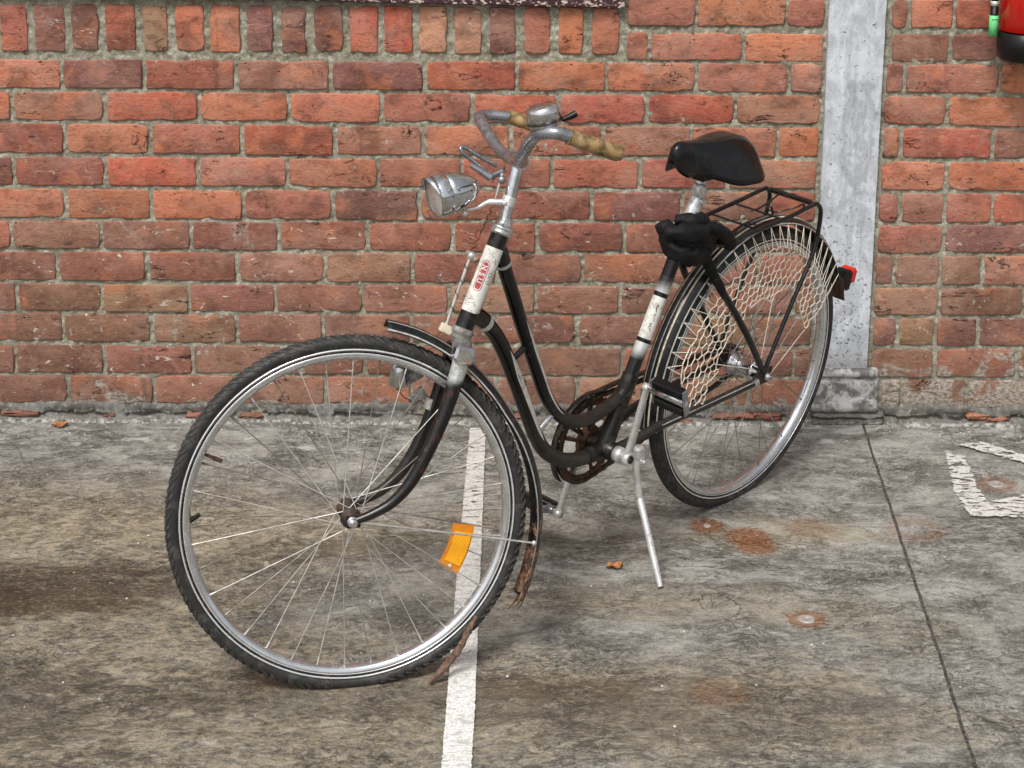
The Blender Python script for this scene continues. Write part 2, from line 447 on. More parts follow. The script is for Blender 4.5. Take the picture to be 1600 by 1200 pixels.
M['silver_stripe'] = simple('silver_stripe_paint', (.48, .48, .47), .4, .3, var=.3, dirt=(.10, .09, .08), dirt_amt=.5, dirt_scale=60)
M['white'] = simple('old_white_paint', (.62, .61, .57), .5, var=.15, dirt=(.25, .22, .17), dirt_amt=.55, dirt_scale=75)
M['decal_red'] = simple('decal_red_ink', (.36, .045, .045), .5, var=.3)
M['decal_grey'] = simple('decal_grey_ink', (.16, .16, .15), .6, var=.3)
M['amber'] = simple('amber_reflector', (.86, .40, .012), .22, var=.12, scale=300, bump=.3, spec=.6)
M['amber_frame'] = simple('amber_reflector_rim', (.66, .22, .008), .30, var=.15, spec=.6)
M['red_lens'] = simple('red_lamp_lens', (.55, .015, .012), .22, var=.15, spec=.6)
M['ext_red'] = simple('extinguisher_red', (.86, .012, .006), .25, var=.05, spec=.5, coat=.4)
M['green'] = simple('green_tag', (.14, .62, .22), .6, var=.1)
M['lens'] = simple('headlamp_reflector_glass', (.80, .80, .80), .12, .7, var=.2, scale=140, bump=.35)
M['twig'] = simple('twig_bark', (.13, .075, .05), .9, var=.5, scale=90, bump=.9, dist=.002, dirt=(.30, .22, .16), dirt_amt=.5, dirt_scale=120)
M['leaf'] = simple('dead_leaf', (.42, .17, .06), .8, var=.5, scale=70, bump=.3)
M['bolt'] = simple('galvanised_washer', (.42, .40, .37), .6, .4, var=.3, dirt=(.28, .14, .07), dirt_amt=.5)
M['joint_shade'] = simple('joint_shade_colour', (.070, .065, .056), .9, var=.8, scale=90, bump=.6, dist=.002)  # dark colour standing in for shade inside the sawn joint
M['stone'] = simple('pale_grit', (.55, .53, .49), .9, var=.3)

def grip_mat():
    k = NT('marbled_grip')
    p = k.pos()
    a = k.noise(p, 22, 4, .6, .9)
    c = k.mix(k.ramp(a, .36, .62), (.10, .062, .026), (.42, .28, .12))
    c = k.mix(k.ramp(k.noise(p, 34, 4), .52, .70, 0, .45), c, (.46, .38, .22))
    return k.fin(c, .30, 0, k.bump(a, .06, .0006), .5)
M['grip'] = grip_mat()

def maroon_mat():
    k = NT('flaking_maroon_paint')
    p = k.pos()
    a = k.noise(k.map(p, scale=(1, 1, 1.6)), 75, 5, .68, .6)
    c = k.mix(k.ramp(a, .55, .58), (.045, .014, .020), (.60, .52, .44))
    return k.fin(c, .6, 0, k.bump(a, .5, .002), .4)
M['maroon'] = maroon_mat()

def fade_mat(name, z0, z1):
    k = NT(name)
    p = k.pos(); z = k.sep(p)[2]
    a = k.noise(p, 70, 5, .7)
    f = k.ramp(k.math('ADD', z, k.math('MULTIPLY', k.math('SUBTRACT', a, .5), .012)), z0, z1)
    c = k.mix(f, (.60, .60, .58), (.010, .010, .011))
    return k.fin(c, .28, k.math('MULTIPLY', k.math('SUBTRACT', 1.0, f), .4), None, .6)
M['fade_up'] = fade_mat('silver_fading_to_black_up', .600, .636)
M['fade_dn'] = fade_mat('silver_fading_to_black_down', .500, .469)
def fender_mat(zlow, zhigh, name):
    k = NT(name)
    p = k.pos()
    z = k.sep(p)[2]
    a = k.noise(p, 40, 6, .7, .5)
    b = k.noise(k.map(p, loc=(2, 2, 2)), 120, 4, .7)
    f = k.ramp(k.math('ADD', a, k.ramp(z, zhigh, zlow, -.30, .10)), .50, .56)
    rc = k.mix(k.ramp(b, .4, .6), (.070, .035, .020), (.30, .17, .10))
    c = k.mix(f, (.006, .006, .0065), rc)
    c = k.mix(k.math('MULTIPLY', k.ramp(b, .55, .7), .35), c, (.16, .15, .13))
    return k.fin(c, k.ramp(f, 0, 1, .28, .9), 0, k.bump(k.math('ADD', b, f), .3, .001), .5)
M['fender_front'] = fender_mat(.18, .50, 'front_mudguard_enamel')
M['fender_rear'] = fender_mat(-1.3, -.8, 'rear_mudguard_enamel')

def blade_mat():
    k = NT('fork_blade_enamel')
    p = k.pos()
    z = k.sep(p)[2]
    a = k.noise(p, 50, 6, .7, .4)
    b = k.noise(k.map(p, scale=(1, 1, .5), loc=(4, 1, 2)), 90, 5, .7, .3)
    top = k.ramp(k.math('ADD', z, k.math('MULTIPLY', k.math('SUBTRACT', a, .5), .02)), .580, .606)
    c = k.mix(k.ramp(b, .56, .64, 0, .8), (.005, .0045, .005), (.085, .014, .016))
    c = k.mix(k.ramp(a, .60, .68, 0, .4), c, (.16, .15, .14))
    c = k.mix(top, c, k.mix(k.ramp(a, .40, .62), (.34, .36, .34), (.66, .67, .65)))
    return k.fin(c, .3, k.math('MULTIPLY', top, .5), k.bump(a, .12, .001), .5)
M['blade'] = blade_mat()

def tube_mat():
    # lower bends are dustier than the upper tubes
    k = NT('frame_tube_enamel')
    p = k.pos()
    z = k.sep(p)[2]
    a = k.noise(p, 60, 6, .7, .4)
    low = k.ramp(z, .50, .33)
    c = k.mix(k.ramp(a, .58, .68, 0, .30), (.004, .004, .0045), (.08, .072, .065))
    c = k.mix(k.math('MULTIPLY', low, k.ramp(a, .34, .66, .25, 1)), c, (.034, .027, .021))
    return k.fin(c, k.math('ADD', .13, k.math('MULTIPLY', low, .32)), 0, k.bump(a, .08, .001), .45)
M['tube'] = tube_mat()

# ------------------------------------------------------------------ mesh builder
class MB:
    def __init__(s):
        s.v = []; s.f = []; s.sm = []
    def add(s, vs, fs, smooth=True):
        o = len(s.v)
        s.v += [tuple(v) for v in vs]
        for f in fs:
            s.f.append(tuple(i + o for i in f)); s.sm.append(smooth)
    def tube(s, pts, r, seg=12, closed=False, caps=True, flat=None):
        pts = [Vector(p) for p in pts]
        n = len(pts)
        rs = r if isinstance(r, (list, tuple)) else [r] * n
        vs = []; fs = []
        prev = None
        for i, p in enumerate(pts):
            if closed:
                t = (pts[(i + 1) % n] - pts[i - 1]).normalized()
            else:
                t = (pts[min(i + 1, n - 1)] - pts[max(i - 1, 0)]).normalized()
            if prev is None:
                a = Vector((0, 0, 1)) if abs(t.z) < .9 else Vector((1, 0, 0))
                u = t.cross(a).normalized()
            else:
                u = (prev - t * prev.dot(t)).normalized()
            w = t.cross(u)
            prev = u
            for j in range(seg):
                an = 2 * pi * j / seg
                vs.append(p + (u * cos(an) + w * sin(an)) * rs[i])
        m = n if closed else n - 1
        for i in range(m):
            for j in range(seg):
                a = i * seg + j; b = i * seg + (j + 1) % seg
                c = ((i + 1) % n) * seg + (j + 1) % seg; d = ((i + 1) % n) * seg + j
                fs.append((a, b, c, d))
        s.add(vs, fs)
        if caps and not closed:
            s.add(vs[:seg], [tuple(range(seg))[::-1]], False)
            s.add(vs[-seg:], [tuple(range(seg))], False)
        return s
    def sphere(s, c, r, rings=8, seg=12, squash=(1, 1, 1), rot=None):
        vs = []; fs = []
        c = Vector(c)
        for i in range(rings + 1):
            th = pi * i / rings
            for j in range(seg):
                ph = 2 * pi * j / seg
                v = Vector((sin(th) * cos(ph) * squash[0], sin(th) * sin(ph) * squash[1], cos(th) * squash[2])) * r
                if rot: v = rot @ v
                vs.append(c + v)
        for i in range(rings):
            for j in range(seg):
                fs.append((i * seg + j, (i + 1) * seg + j, (i + 1) * seg + (j + 1) % seg, i * seg + (j + 1) % seg))
        s.add(vs, fs)
        return s
    def lathe(s, o, ax, prof, seg=32, closed=False, smooth=True):
        """profile of (along axis, radius)"""
        o = Vector(o); ax = Vector(ax).normalized()
        a = Vector((0, 0, 1)) if abs(ax.z) < .9 else Vector((1, 0, 0))
        u = ax.cross(a).normalized(); w = ax.cross(u)
        vs = []; fs = []
        n = len(prof)
        for (h, r) in prof:
            for j in range(seg):
                an = 2 * pi * j / seg
                vs.append(o + ax * h + (u * cos(an) + w * sin(an)) * r)
        for i in range(n if closed else n - 1):
            for j in range(seg):
                fs.append((i * seg + j, i * seg + (j + 1) % seg, ((i + 1) % n) * seg + (j + 1) % seg, ((i + 1) % n) * seg + j))
        s.add(vs, fs, smooth)
        return s
    def box(s, c, X, Y, Z, bev=0.0):
        """centre and three half-extent vectors, edges chamfered"""
        c = Vector(c); X = Vector(X); Y = Vector(Y); Z = Vector(Z)
        if bev <= 0:
            vs = [c + X * i + Y * j + Z * k for i in (-1, 1) for j in (-1, 1) for k in (-1, 1)]
            fs = [(0, 1, 3, 2), (4, 6, 7, 5), (0, 4, 5, 1), (2, 3, 7, 6), (0, 2, 6, 4), (1, 5, 7, 3)]
            s.add(vs, fs, False)
            return s
        bx, by, bz = (1 - bev / X.length), (1 - bev / Y.length), (1 - bev / Z.length)
        vs = []
        idx = {}
        for i in (-1, 1):
            for j in (-1, 1):
                for k in (-1, 1):
                    idx[i, j, k] = len(vs)
                    vs.append(c + X * i + Y * j * by + Z * k * bz)
                    vs.append(c + X * i * bx + Y * j + Z * k * bz)
                    vs.append(c + X * i * bx + Y * j * by + Z * k)
        fs = []
        for i in (-1, 1):
            fs.append([idx[i, -1, -1], idx[i, 1, -1], idx[i, 1, 1], idx[i, -1, 1]])
            fs.append([idx[-1, i, -1] + 1, idx[1, i, -1] + 1, idx[1, i, 1] + 1, idx[-1, i, 1] + 1])
            fs.append([idx[-1, -1, i] + 2, idx[1, -1, i] + 2, idx[1, 1, i] + 2, idx[-1, 1, i] + 2])
        for j in (-1, 1):
            for k in (-1, 1):
                fs.append([idx[-1, j, k] + 1, idx[1, j, k] + 1, idx[1, j, k] + 2, idx[-1, j, k] + 2])
                fs.append([idx[j, -1, k], idx[j, 1, k], idx[j, 1, k] + 2, idx[j, -1, k] + 2])
                fs.append([idx[j, k, -1], idx[j, k, 1], idx[j, k, 1] + 1, idx[j, k, -1] + 1])
        for i in (-1, 1):
            for j in (-1, 1):
                for k in (-1, 1):
                    b = idx[i, j, k]
                    fs.append([b, b + 1, b + 2])
        s.add(vs, fs, False)
        return s

WORLDLOC = {}
def link(name, mb, mat, parent=None, kind=None, label=None, recalc=True, tint=None):
    me = bpy.data.meshes.new(name)
    c = Vector((0, 0, 0))
    lo = [min(v[i] for v in mb.v) for i in range(3)]
    hi = [max(v[i] for v in mb.v) for i in range(3)]
    c = Vector([(lo[i] + hi[i]) / 2 for i in range(3)])
    me.from_pydata([tuple(Vector(v) - c) for v in mb.v], [], mb.f)
    me.polygons.foreach_set('use_smooth', mb.sm)
    if recalc:
        bm = bmesh.new(); bm.from_mesh(me)
        bmesh.ops.recalc_face_normals(bm, faces=bm.faces)
        bm.to_mesh(me); bm.free()
    if tint is not None:
        at = me.color_attributes.new('tint', 'FLOAT_COLOR', 'POINT')
        if isinstance(tint[0], (tuple, list)):
            flat = [q for t in tint for q in t]
        else:
            flat = list(tint) * len(mb.v)
        at.data.foreach_set('color', flat)
    mats = mat if isinstance(mat, list) else [mat]
    for m_ in mats: me.materials.append(m_)
    me.update()
    o = bpy.data.objects.new(name, me)
    COL.objects.link(o)
    if parent is not None:
        o.parent = parent
        o.location = c - WORLDLOC[parent.name]
    else:
        o.location = c
    WORLDLOC[o.name] = c
    if kind: o['kind'] = kind
    if label: o['label'] = label
    return o
def empty(name, loc):
    o = bpy.data.objects.new(name, None)
    o.empty_display_size = .1
    COL.objects.link(o); o.location = loc
    WORLDLOC[o.name] = Vector(loc)
    return o
def tag(o, label, cat, group=None):
    o['label'] = label; o['category'] = cat
    if group: o['group'] = group
    return o
def smooth_path(pts, n=8):
    """Catmull-Rom through points"""
    P = [Vector(p) for p in pts]
    P = [P[0] * 2 - P[1]] + P + [P[-1] * 2 - P[-2]]
    out = []
    for i in range(1, len(P) - 2):
        for j in range(n):
            t = j / n
            a, b, c, d = P[i - 1], P[i], P[i + 1], P[i + 2]
            out.append(.5 * ((2 * b) + (c - a) * t + (2 * a - 5 * b + 4 * c - d) * t * t + (3 * b - a - 3 * c + d) * t ** 3))
    out.append(P[-2])
    return out

# ------------------------------------------------------------------ ground
WY = 4.373          # face of the bricks
def groove_x(y):
    pts = [(4.36, .934), (4.247, .925), (3.969, .906), (3.563, .879), (3.15, .852), (2.775, .825), (1.5, .735), (-30, -1.5)]
    for (ya, xa), (yb, xb) in zip(pts, pts[1:]):
        if ya >= y >= yb:
            return xa + (xb - xa) * (ya - y) / (ya - yb)
    return pts[0][1]
mb = MB()
ys = [-30, -10, -3, 0, 1.5] + [2.3 + i * .03 for i in range(70)] + [4.42]
cols = [(-40, 0), (-5, 0), (-.0036, 0), (-.0024, -.008), (.0024, -.008), (.0036, 0), (5, 0), (40, 0)]
vs = []; fs = []
for y in ys:
    g = groove_x(min(y, 4.36)) + (R.random() - .5) * .002
    for i, (dx, dz) in enumerate(cols):
        j = (R.random() - .5) * .0015 if 1 < i < 6 else 0
        vs.append(((g if 1 < i < 6 else 0) + dx + j, y, dz))
for i in range(len(ys) - 1):
    for j in range(len(cols) - 1):
        a = i * len(cols) + j
        fs.append((a, a + 1, a + len(cols) + 1, a + len(cols)))
mb.add(vs, fs, False)
link('ground', mb, M['ground'], kind='structure', label='streaky grey concrete ground with brown stains', recalc=False)

mb = MB(); vs = []; fs = []  # added dark strip: shade of the open saw cut put into colour
for y in [y_ for y_ in ys if -3 <= y_ <= 4.37]:
    g = groove_x(y)
    vs += [(g - .0034, y, -.0022 + R.random() * .001), (g + .0034, y, -.0022 + R.random() * .001)]
for i in range(len(vs) // 2 - 1):
    fs.append((2 * i, 2 * i + 1, 2 * i + 3, 2 * i + 2))
mb.add(vs, fs, False)
link('joint_shade_strip', mb, M['joint_shade'], kind='structure', label='dark strip painting the shade inside the sawn joint of the concrete', recalc=False)

def ragged_strip(pts_l, pts_r, z, amp, rng, step=.012):
    """flat strip between two polylines, with ragged edges and a hair of thickness"""
    def resample(p):
        out = []
        for (a, b) in zip(p, p[1:]):
            a = Vector(a); b = Vector(b)
            n = max(1, int((b - a).length / step))
            for i in range(n): out.append(a.lerp(b, i / n))
        out.append(Vector(p[-1]))
        return out
    L_ = resample(pts_l); n = len(L_)
    def at(p, t):
        q = resample(p); f = t * (len(q) - 1); i = min(int(f), len(q) - 2)
        return q[i].lerp(q[i + 1], f - i)
    vs = []; fs = []
    for i in range(n):
        t = i / (n - 1)
        a = at(pts_l, t); b = at(pts_r, t)
        w = (b - a).normalized()
        a = a - w * (rng.random() - .35) * amp; b = b + w * (rng.random() - .35) * amp
        vs += [(a.x, a.y, z), (b.x, b.y, z)]
    for i in range(n - 1):
        fs.append((2 * i, 2 * i + 1, 2 * i + 3, 2 * i + 2))
    m_ = MB(); m_.add(vs, fs, False)
    return m_
mb = ragged_strip([(-.106, 4.315), (-.113, 3.6), (-.117, 3.0), (-.1185, 2.6), (-.13, 1.0)], [(-.065, 4.315), (-.064, 3.6), (-.064, 3.0), (-.067, 2.6), (-.075, 1.0)], .004, .0024, R, .007)
link('painted_line', mb, M['line'], kind='structure', label='worn white painted line running to the wall', recalc=False)
PZ = [.0025]
def painted(name, a, b, lab):
    PZ[0] += .0015; m_ = ragged_strip(a, b, PZ[0], .009, R, .008)
    return link(name, m_, M['line_worn'], kind='structure', label=lab, recalc=False)
painted('painted_box_mark', [(1.105, 4.165), (1.070, 3.93), (1.078, 3.800)], [(1.148, 4.150), (1.128, 3.95), (1.140, 3.835)], 'left edge of a worn white painted box')
painted('painted_box_mark', [(1.080, 3.796), (1.25, 3.79), (1.6, 3.76)], [(1.128, 3.87), (1.25, 3.92), (1.6, 3.86)], 'near edge of a worn white painted box')
painted('painted_box_mark', [(1.15, 4.215), (1.29, 4.10), (1.6, 3.95)], [(1.21, 4.235), (1.31, 4.14), (1.62, 4.0)], 'far edge of a worn white painted box')

# ------------------------------------------------------------------ brick wall
ROWS = [
 (1.131, 1.063, [0.285, 0.462, 0.688, 0.788, None, 0.949, 0.997, 1.111, 1.205, 1.366]),
 (1.042, 0.975, [0.286, 0.346, 0.584, 0.790, None, 0.954, 1.105, 1.23, 1.356]),
 (1.106, 0.991, [-1.3, -1.212, -1.121, -1.033, -0.943, -0.857, -0.77, -0.68, -0.594, -0.508, -0.419, -0.33, -0.245, -0.156, -0.069, 0.018, 0.105, 0.189, 0.279]),
 (0.965, 0.895, [-1.363, -1.141, -0.935, -0.7, -0.461, -0.221, 0.012, 0.239, 0.466, 0.701, 0.790, None, 0.944, 0.996, 1.235, 1.458]),
 (0.882, 0.812, [-1.498, -1.274, -1.036, -0.798, -0.567, -0.333, -0.101, 0.117, 0.343, 0.568, 0.788, None, 0.941, 1.108, 1.343]),
 (0.799, 0.726, [-1.377, -1.141, -0.924, -0.689, -0.453, -0.226, -0.003, 0.232, 0.458, 0.679, 0.788, None, 0.942, 0.994, 1.23, 1.455]),
 (0.712, 0.641, [-1.51, -1.279, -1.042, -0.804, -0.576, -0.343, -0.128, 0.102, 0.329, 0.554, 0.786, None, 0.943, 1.117, 1.355]),
 (0.627, 0.554, [-1.376, -1.149, -0.929, -0.692, -0.461, -0.237, -0.016, 0.207, 0.44, 0.666, 0.789, None, 0.943, 1.0, 1.119, 1.238, 1.469]),
 (0.542, 0.470, [-1.522, -1.294, -1.062, -0.83, -0.602, -0.373, -0.151, 0.066, 0.293, 0.518, 0.742, 0.791, None, 0.944, 1.119, 1.351]),
 (0.459, 0.386, [-1.412, -1.179, -0.948, -0.712, -0.484, -0.258, -0.035, 0.186, 0.414, 0.642, 0.792, None, 0.943, 0.996, 1.116, 1.224, 1.449]),
 (0.372, 0.302, [-1.518, -1.289, -1.068, -0.84, -0.616, -0.387, -0.163, 0.064, 0.284, 0.512, 0.737, 0.793, None, 0.943, 1.118, 1.337, 1.539]),
 (0.290, 0.218, [-1.406, -1.174, -0.94, -0.717, -0.492, -0.262, -0.044, 0.174, 0.402, 0.631, 0.793, None, 0.942, 1.014, 1.113, 1.223, 1.445]),
 (0.204, 0.131, [-1.538, -1.305, -1.07, -0.837, -0.603, -0.384, -0.157, 0.062, 0.293, 0.517, 0.744, 0.793, None, 0.943, 1.116, 1.333, 1.552]),
 (0.119, 0.047, [-1.4, -1.17, -0.942, -0.715, -0.489, -0.262, -0.039, 0.176, 0.409, 0.629, 0.79, None, 0.975, 1.035, 1.204, 1.424]),
]
# colours noticed in the photograph: (x, z) -> kind ; o orange, p purple brown, b brown, r red, t tan
SPEC = {(-1.03, .762): 'o', (-.02, .847): 't', (-.03, 1.05): 'p', (-.11, 1.05): 'O', (-.2, 1.05): 'O', (-.29, 1.05): 'R', (-.55, 1.05): 'p',
        (-1.04, .93): 'd', (-1.25, .93): 'o', (-.82, .93): 'r', (-1.07, 1.05): 'p', (-.99, 1.05): 'R', (-.9, 1.05): 't', (-.81, 1.05): 'o',
        (-.57, .76): 'R', (-.35, .59): 'd', (.13, .85): 'R', (.45, .85): 'R', (.46, 1.01): 'o', (.37, 1.1): 'r', (.58, 1.1): 'o',
        (1.2, .85): 'o', (1.17, 1.01): 'p', (-1.0, .59): 'o', (-.8, .59): 'o', (-.12, .67): 'o', (-.33, .93): 'p', (.0, .85): 'R', (.2, .68): 'R', (.45, .68): 'R',
        (-1.25, .59): 'o', (-.35, .42): 't', (.1, 1.05): 'o', (.15, 1.05): 'o', (1.1, .76): 'R', (1.06, .5): 'r', (1.4, .6): 'R'}
PAL = {'o': (.50, .135, .062), 'O': (.58, .225, .115), 'R': (.44, .082, .044), 'r': (.36, .092, .058), 'p': (.215, .075, .064), 'b': (.25, .105, .070),
       't': (.35, .170, .090), 'd': (.155, .050, .042), 'k': (.29, .092, .064), 'm': (.39, .135, .088)}
def brick_colour(x, z, rng):
    best = None
    for (sx, sz), c in SPEC.items():
        d = abs(sx - x) / .07 + abs(sz - z) / .035
        if d < 1.6 and (best is None or d < best[0]): best = (d, c)
    if best: c = PAL[best[1]]
    else:
        if z > .6: c = PAL[rng.choice('rRormkrRomk')]
        elif z > .35: c = PAL[rng.choice('rkbmprkb')]
        else: c = PAL[rng.choice('kbpbtmb')]
    j = 1.08 + (rng.random() - .5) * .44
    g = .30 * c[0] + .5 * c[1] + .2 * c[2]
    q = .08 + rng.random() * .12
    c = [v * (1 - q) + g * q * 1.05 for v in c]
    return (c[0] * j * 1.02, c[1] * j * (1.15 + (rng.random() - .5) * .20), c[2] * j * 1.10, rng.random())
def brick_geo(mb, x0, x1, z0, z1, rng, depth=.045):
    w, h = x1 - x0, z1 - z0
    nx = 8 if w > .12 else (4 if w > .06 else 3)
    nz = 3 if h < .09 else 6
    cr = min(.0025 + rng.random() ** 2 * .008, w * .2)
    P = []
    def jit(a): return (rng.random() - .5) * a
    for i in range(nx + 1):
        t = i / nx; P.append([x0 + w * t, z0, 0, 1])
    for i in range(1, nz):
        P.append([x1, z0 + h * i / nz, -1, 0])
    for i in range(nx + 1):
        t = 1 - i / nx; P.append([x0 + w * t, z1, 0, -1])
    for i in range(1, nz):
        P.append([x0, z1 - h * i / nz, 1, 0])
    cx, cz = (x0 + x1) / 2, (z0 + z1) / 2
    sag = jit(.004)
    tx, tz = jit(.004), jit(.003)
    bulge = rng.random() * .0008
    out = []
    for (x, z, ix, iz) in P:
        corner = (abs(x - x0) < 1e-6 or abs(x - x1) < 1e-6) and (abs(z - z0) < 1e-6 or abs(z - z1) < 1e-6)
        if corner:
            x += (cr * .45) * (1 if x < cx else -1); z += (cr * .45) * (1 if z < cz else -1)
        chip = rng.random() ** 9 * .006
        x += jit(.0020) + ix * chip; z += jit(.0022) + iz * chip + sag * (x - x0) / w
        out.append((x, z))
    base = WY + jit(.003)
    def ring(s, dy):
        vs = []
        for (x, z) in out:
            kx = (x - cx); kz = (z - cz)
            f_x = max(0, 1 - s / (w / 2)); f_z = max(0, 1 - s / (h / 2))
            X = cx + kx * f_x; Z = cz + kz * f_z
            vs.append((X, base + dy + tx * (X - cx) / w + tz * (Z - cz) / h + jit(.0006), Z))
        return vs
    r0 = ring(0, depth); r1 = ring(0, .0050); r2 = ring(.0010, .0008); r3 = ring(.0032, 0)
    n = len(out)
    vs = r0 + r1 + r2 + r3 + [(cx, base - bulge, cz)]
    fs = []; 
    for k_ in range(3):
        for i in range(n):
            a = k_ * n + i; b = k_ * n + (i + 1) % n
            fs.append((a, b, b + n, a + n))
    for i in range(n):
        fs.append((3 * n + i, 3 * n + (i + 1) % n, 4 * n))
    mb.add(vs, fs, True)

wall = MB()
# mortar sheet, uneven, with a cut-out band for nothing: simple relief grid
NX, NZ = 640, 236
X0, X1, Z0, Z1 = -1.62, 1.62, 0.0, 1.2
vs = []; fs = []
for j in range(NZ + 1):
    z = Z0 + (Z1 - Z0) * j / NZ
    for i in range(NX + 1):
        x = X0 + (X1 - X0) * i / NX
        d = noise.noise(Vector((x * 22, z * 22, 1))) * .0026 + noise.noise(Vector((x * 75, z * 75, 5))) * .0034 - .0014
        vs.append((x, WY + .0072 + d * 1.5, z))
for j in range(NZ):
    for i in range(NX):
        a = j * (NX + 1) + i
        fs.append((a, a + 1, a + NX + 2, a + NX + 1))
wall.add(vs, fs, True)
# the wall beyond the photograph
for (xa, xb, za, zb) in ((-6, X0, 0, 3), (X1, 6, 0, 3), (X0, X1, Z1, 3)):
    wall.add([(xa, WY + .006, za), (xb, WY + .006, za), (xb, WY + .006, zb), (xa, WY + .006, zb)], [(0, 1, 2, 3)], False)
wall.add([(-6, WY + .3, 0), (6, WY + .3, 0), (6, WY + .3, 3), (-6, WY + .3, 3), (-6, WY + .006, 3), (6, WY + .006, 3)], [(3, 2, 1, 0), (4, 5, 2, 3)], False)
wall_o = link('brick_wall', wall, M['mortar'], recalc=False)
tag(wall_o, 'weathered red brick wall with thick grey mortar behind the bicycle', 'wall')
RB = random.Random(21)
for (zt, zb, js) in ROWS:
    soldier = (zt - zb) > .1
    for a, b in zip(js, js[1:]):
        if a is None or b is None: continue
        g = .0098 if soldier else .0053
        w_ = b - a
        if w_ < .03: continue
        g *= .75 + RB.random() * .5
        xa, xb = a + g, b - g
        if b in (0.788, 0.790, 0.786, 0.789, 0.791, 0.792, 0.793): xb = b - .006
        m_ = MB()
        dz = (RB.random() - .5) * .003
        # courses dip towards their own line
        brick_geo(m_, xa - .0008, xb + (.0008 if xb < b - .0062 or True else 0), zb + dz - .0020, zt + dz * .5 + .0020, RB)
        c = brick_colour((a + b) / 2, (zt + zb) / 2, RB)
        link('brick', m_, M['brick'], wall_o, tint=c)
# brickwork outside the frame: one joined part
m_ = MB(); tints = []
def extra(x0, x1, z0, z1):
    n0 = len(m_.v)
    brick_geo(m_, x0 + .007, x1 - .007, z0, z1, RB)
    c = brick_colour((x0 + x1) / 2, (z0 + z1) / 2, RB)
    tints.extend([c] * (len(m_.v) - n0))
zs = [(r[0], r[1]) for i, r in enumerate(ROWS) if i > 2] + [(1.042, .975), (1.131, 1.063)]
for k_, (zt, zb) in enumerate(zs):
    for sgn in (-1, 1):
        x = 1.6 + (.11 if k_ % 2 else 0)
        while x < 3.2:
            extra(*( (x, x + .228) if sgn > 0 else (-x - .228, -x) ), zb, zt); x += .228
for k_ in range(9):
    z = 1.236 + k_ * .083
    x = -3.3 + (.114 if k_ % 2 else 0)
    while x < 3.2:
        if not (.60 < x < .96): extra(x, x + .228, z, z + .071)
        x += .228
link('brick', m_, M['brick'], wall_o, kind='stuff', tint=tints)

# cement fillet along the foot of the wall
m_ = MB()
vs = []; fs = []
prof = [(.052, -.001), (.046, .004), (.036, .009), (.026, .012), (.017, .016), (.009, .024), (.002, .036), (-.002, .040)]
NXf = 900
for i in range(NXf + 1):
    x = -1.62 + 3.24 * i / NXf
    a1 = noise.noise(Vector((x * 5, 3, 1))) * .012 + noise.noise(Vector((x * 31, 9, 1))) * .009
    for j, (z, d) in enumerate(prof):
        nn = noise.noise(Vector((x * 40, z * 60, 2))) * .008 + noise.noise(Vector((x * 110, z * 140, 2))) * .004 - (.011 if j in (3, 4) and noise.noise(Vector((x * 9, 4, 2))) > -.15 else 0)
        sc_ = .75 + noise.noise(Vector((x * 7, 0, 8))) * .5
        if .78 < x < .99: sc_ *= .2
        vs.append((x, WY + .002 - d * sc_ - nn - (.004 if j == 5 and noise.noise(Vector((x * 17, 2, 2))) > 0 else 0), z + a1 * (z / .052)))
for i in range(NXf):
    for j in range(len(prof) - 1):
        a = i * len(prof) + j
        fs.append((a, a + 1, a + len(prof) + 1, a + len(prof)))
m_.add(vs, fs, True)
fil = link('cement_fillet', m_, M['render'], wall_o, recalc=False)
# broken bits of brick caught in the fillet
RF_ = random.Random(5)
for (x, w_, c) in ((-1.31, .09, 'b'), (-1.05, .04, 'd'), (-.82, .10, 'k'), (-.70, .07, 'b'), (-.50, .06, 'k'),
                   (-.2, .05, 'p'), (.02, .05, 'b'), (.27, .06, 'k'), (.44, .13, 'r'), (.58, .09, 'm'), (.68, .06, 'r'), (1.08, .05, 'O'), (1.23, .05, 'O'), (1.30, .06, 'm'), (1.45, .06, 'k')):
    m_ = MB()
    h_ = .004 + RF_.random() * .010
    z_ = .002 + RF_.random() * .014; w_ *= .6 + RF_.random() * .7; x += (RF_.random() - .5) * .03
    brick_geo(m_, x - w_ / 2, x + w_ / 2, z_, z_ + h_ * 1.3, RF_, .03)
    m_.v = [(a + (RF_.random() - .5) * .009, b - .0155 - (RF_.random()) * .004, c2 + (RF_.random() - .5) * .006) for (a, b, c2) in m_.v]
    link('brick_fragment', m_, M['brick'], wall_o, tint=PAL[c] + (RF_.random(),))

# ------------------------------------------------------------------ maroon window sill over the soldier course
sill = MB()
sill.box((-.535, WY - .004, 1.163), (.815, 0, -.016), (0, .018, 0), (.0006, 0, .039), .003)
s_o = link('window_sill', sill, M['maroon'])
tag(s_o, 'dark maroon window sill with flaking paint above the upright bricks', 'window sill')
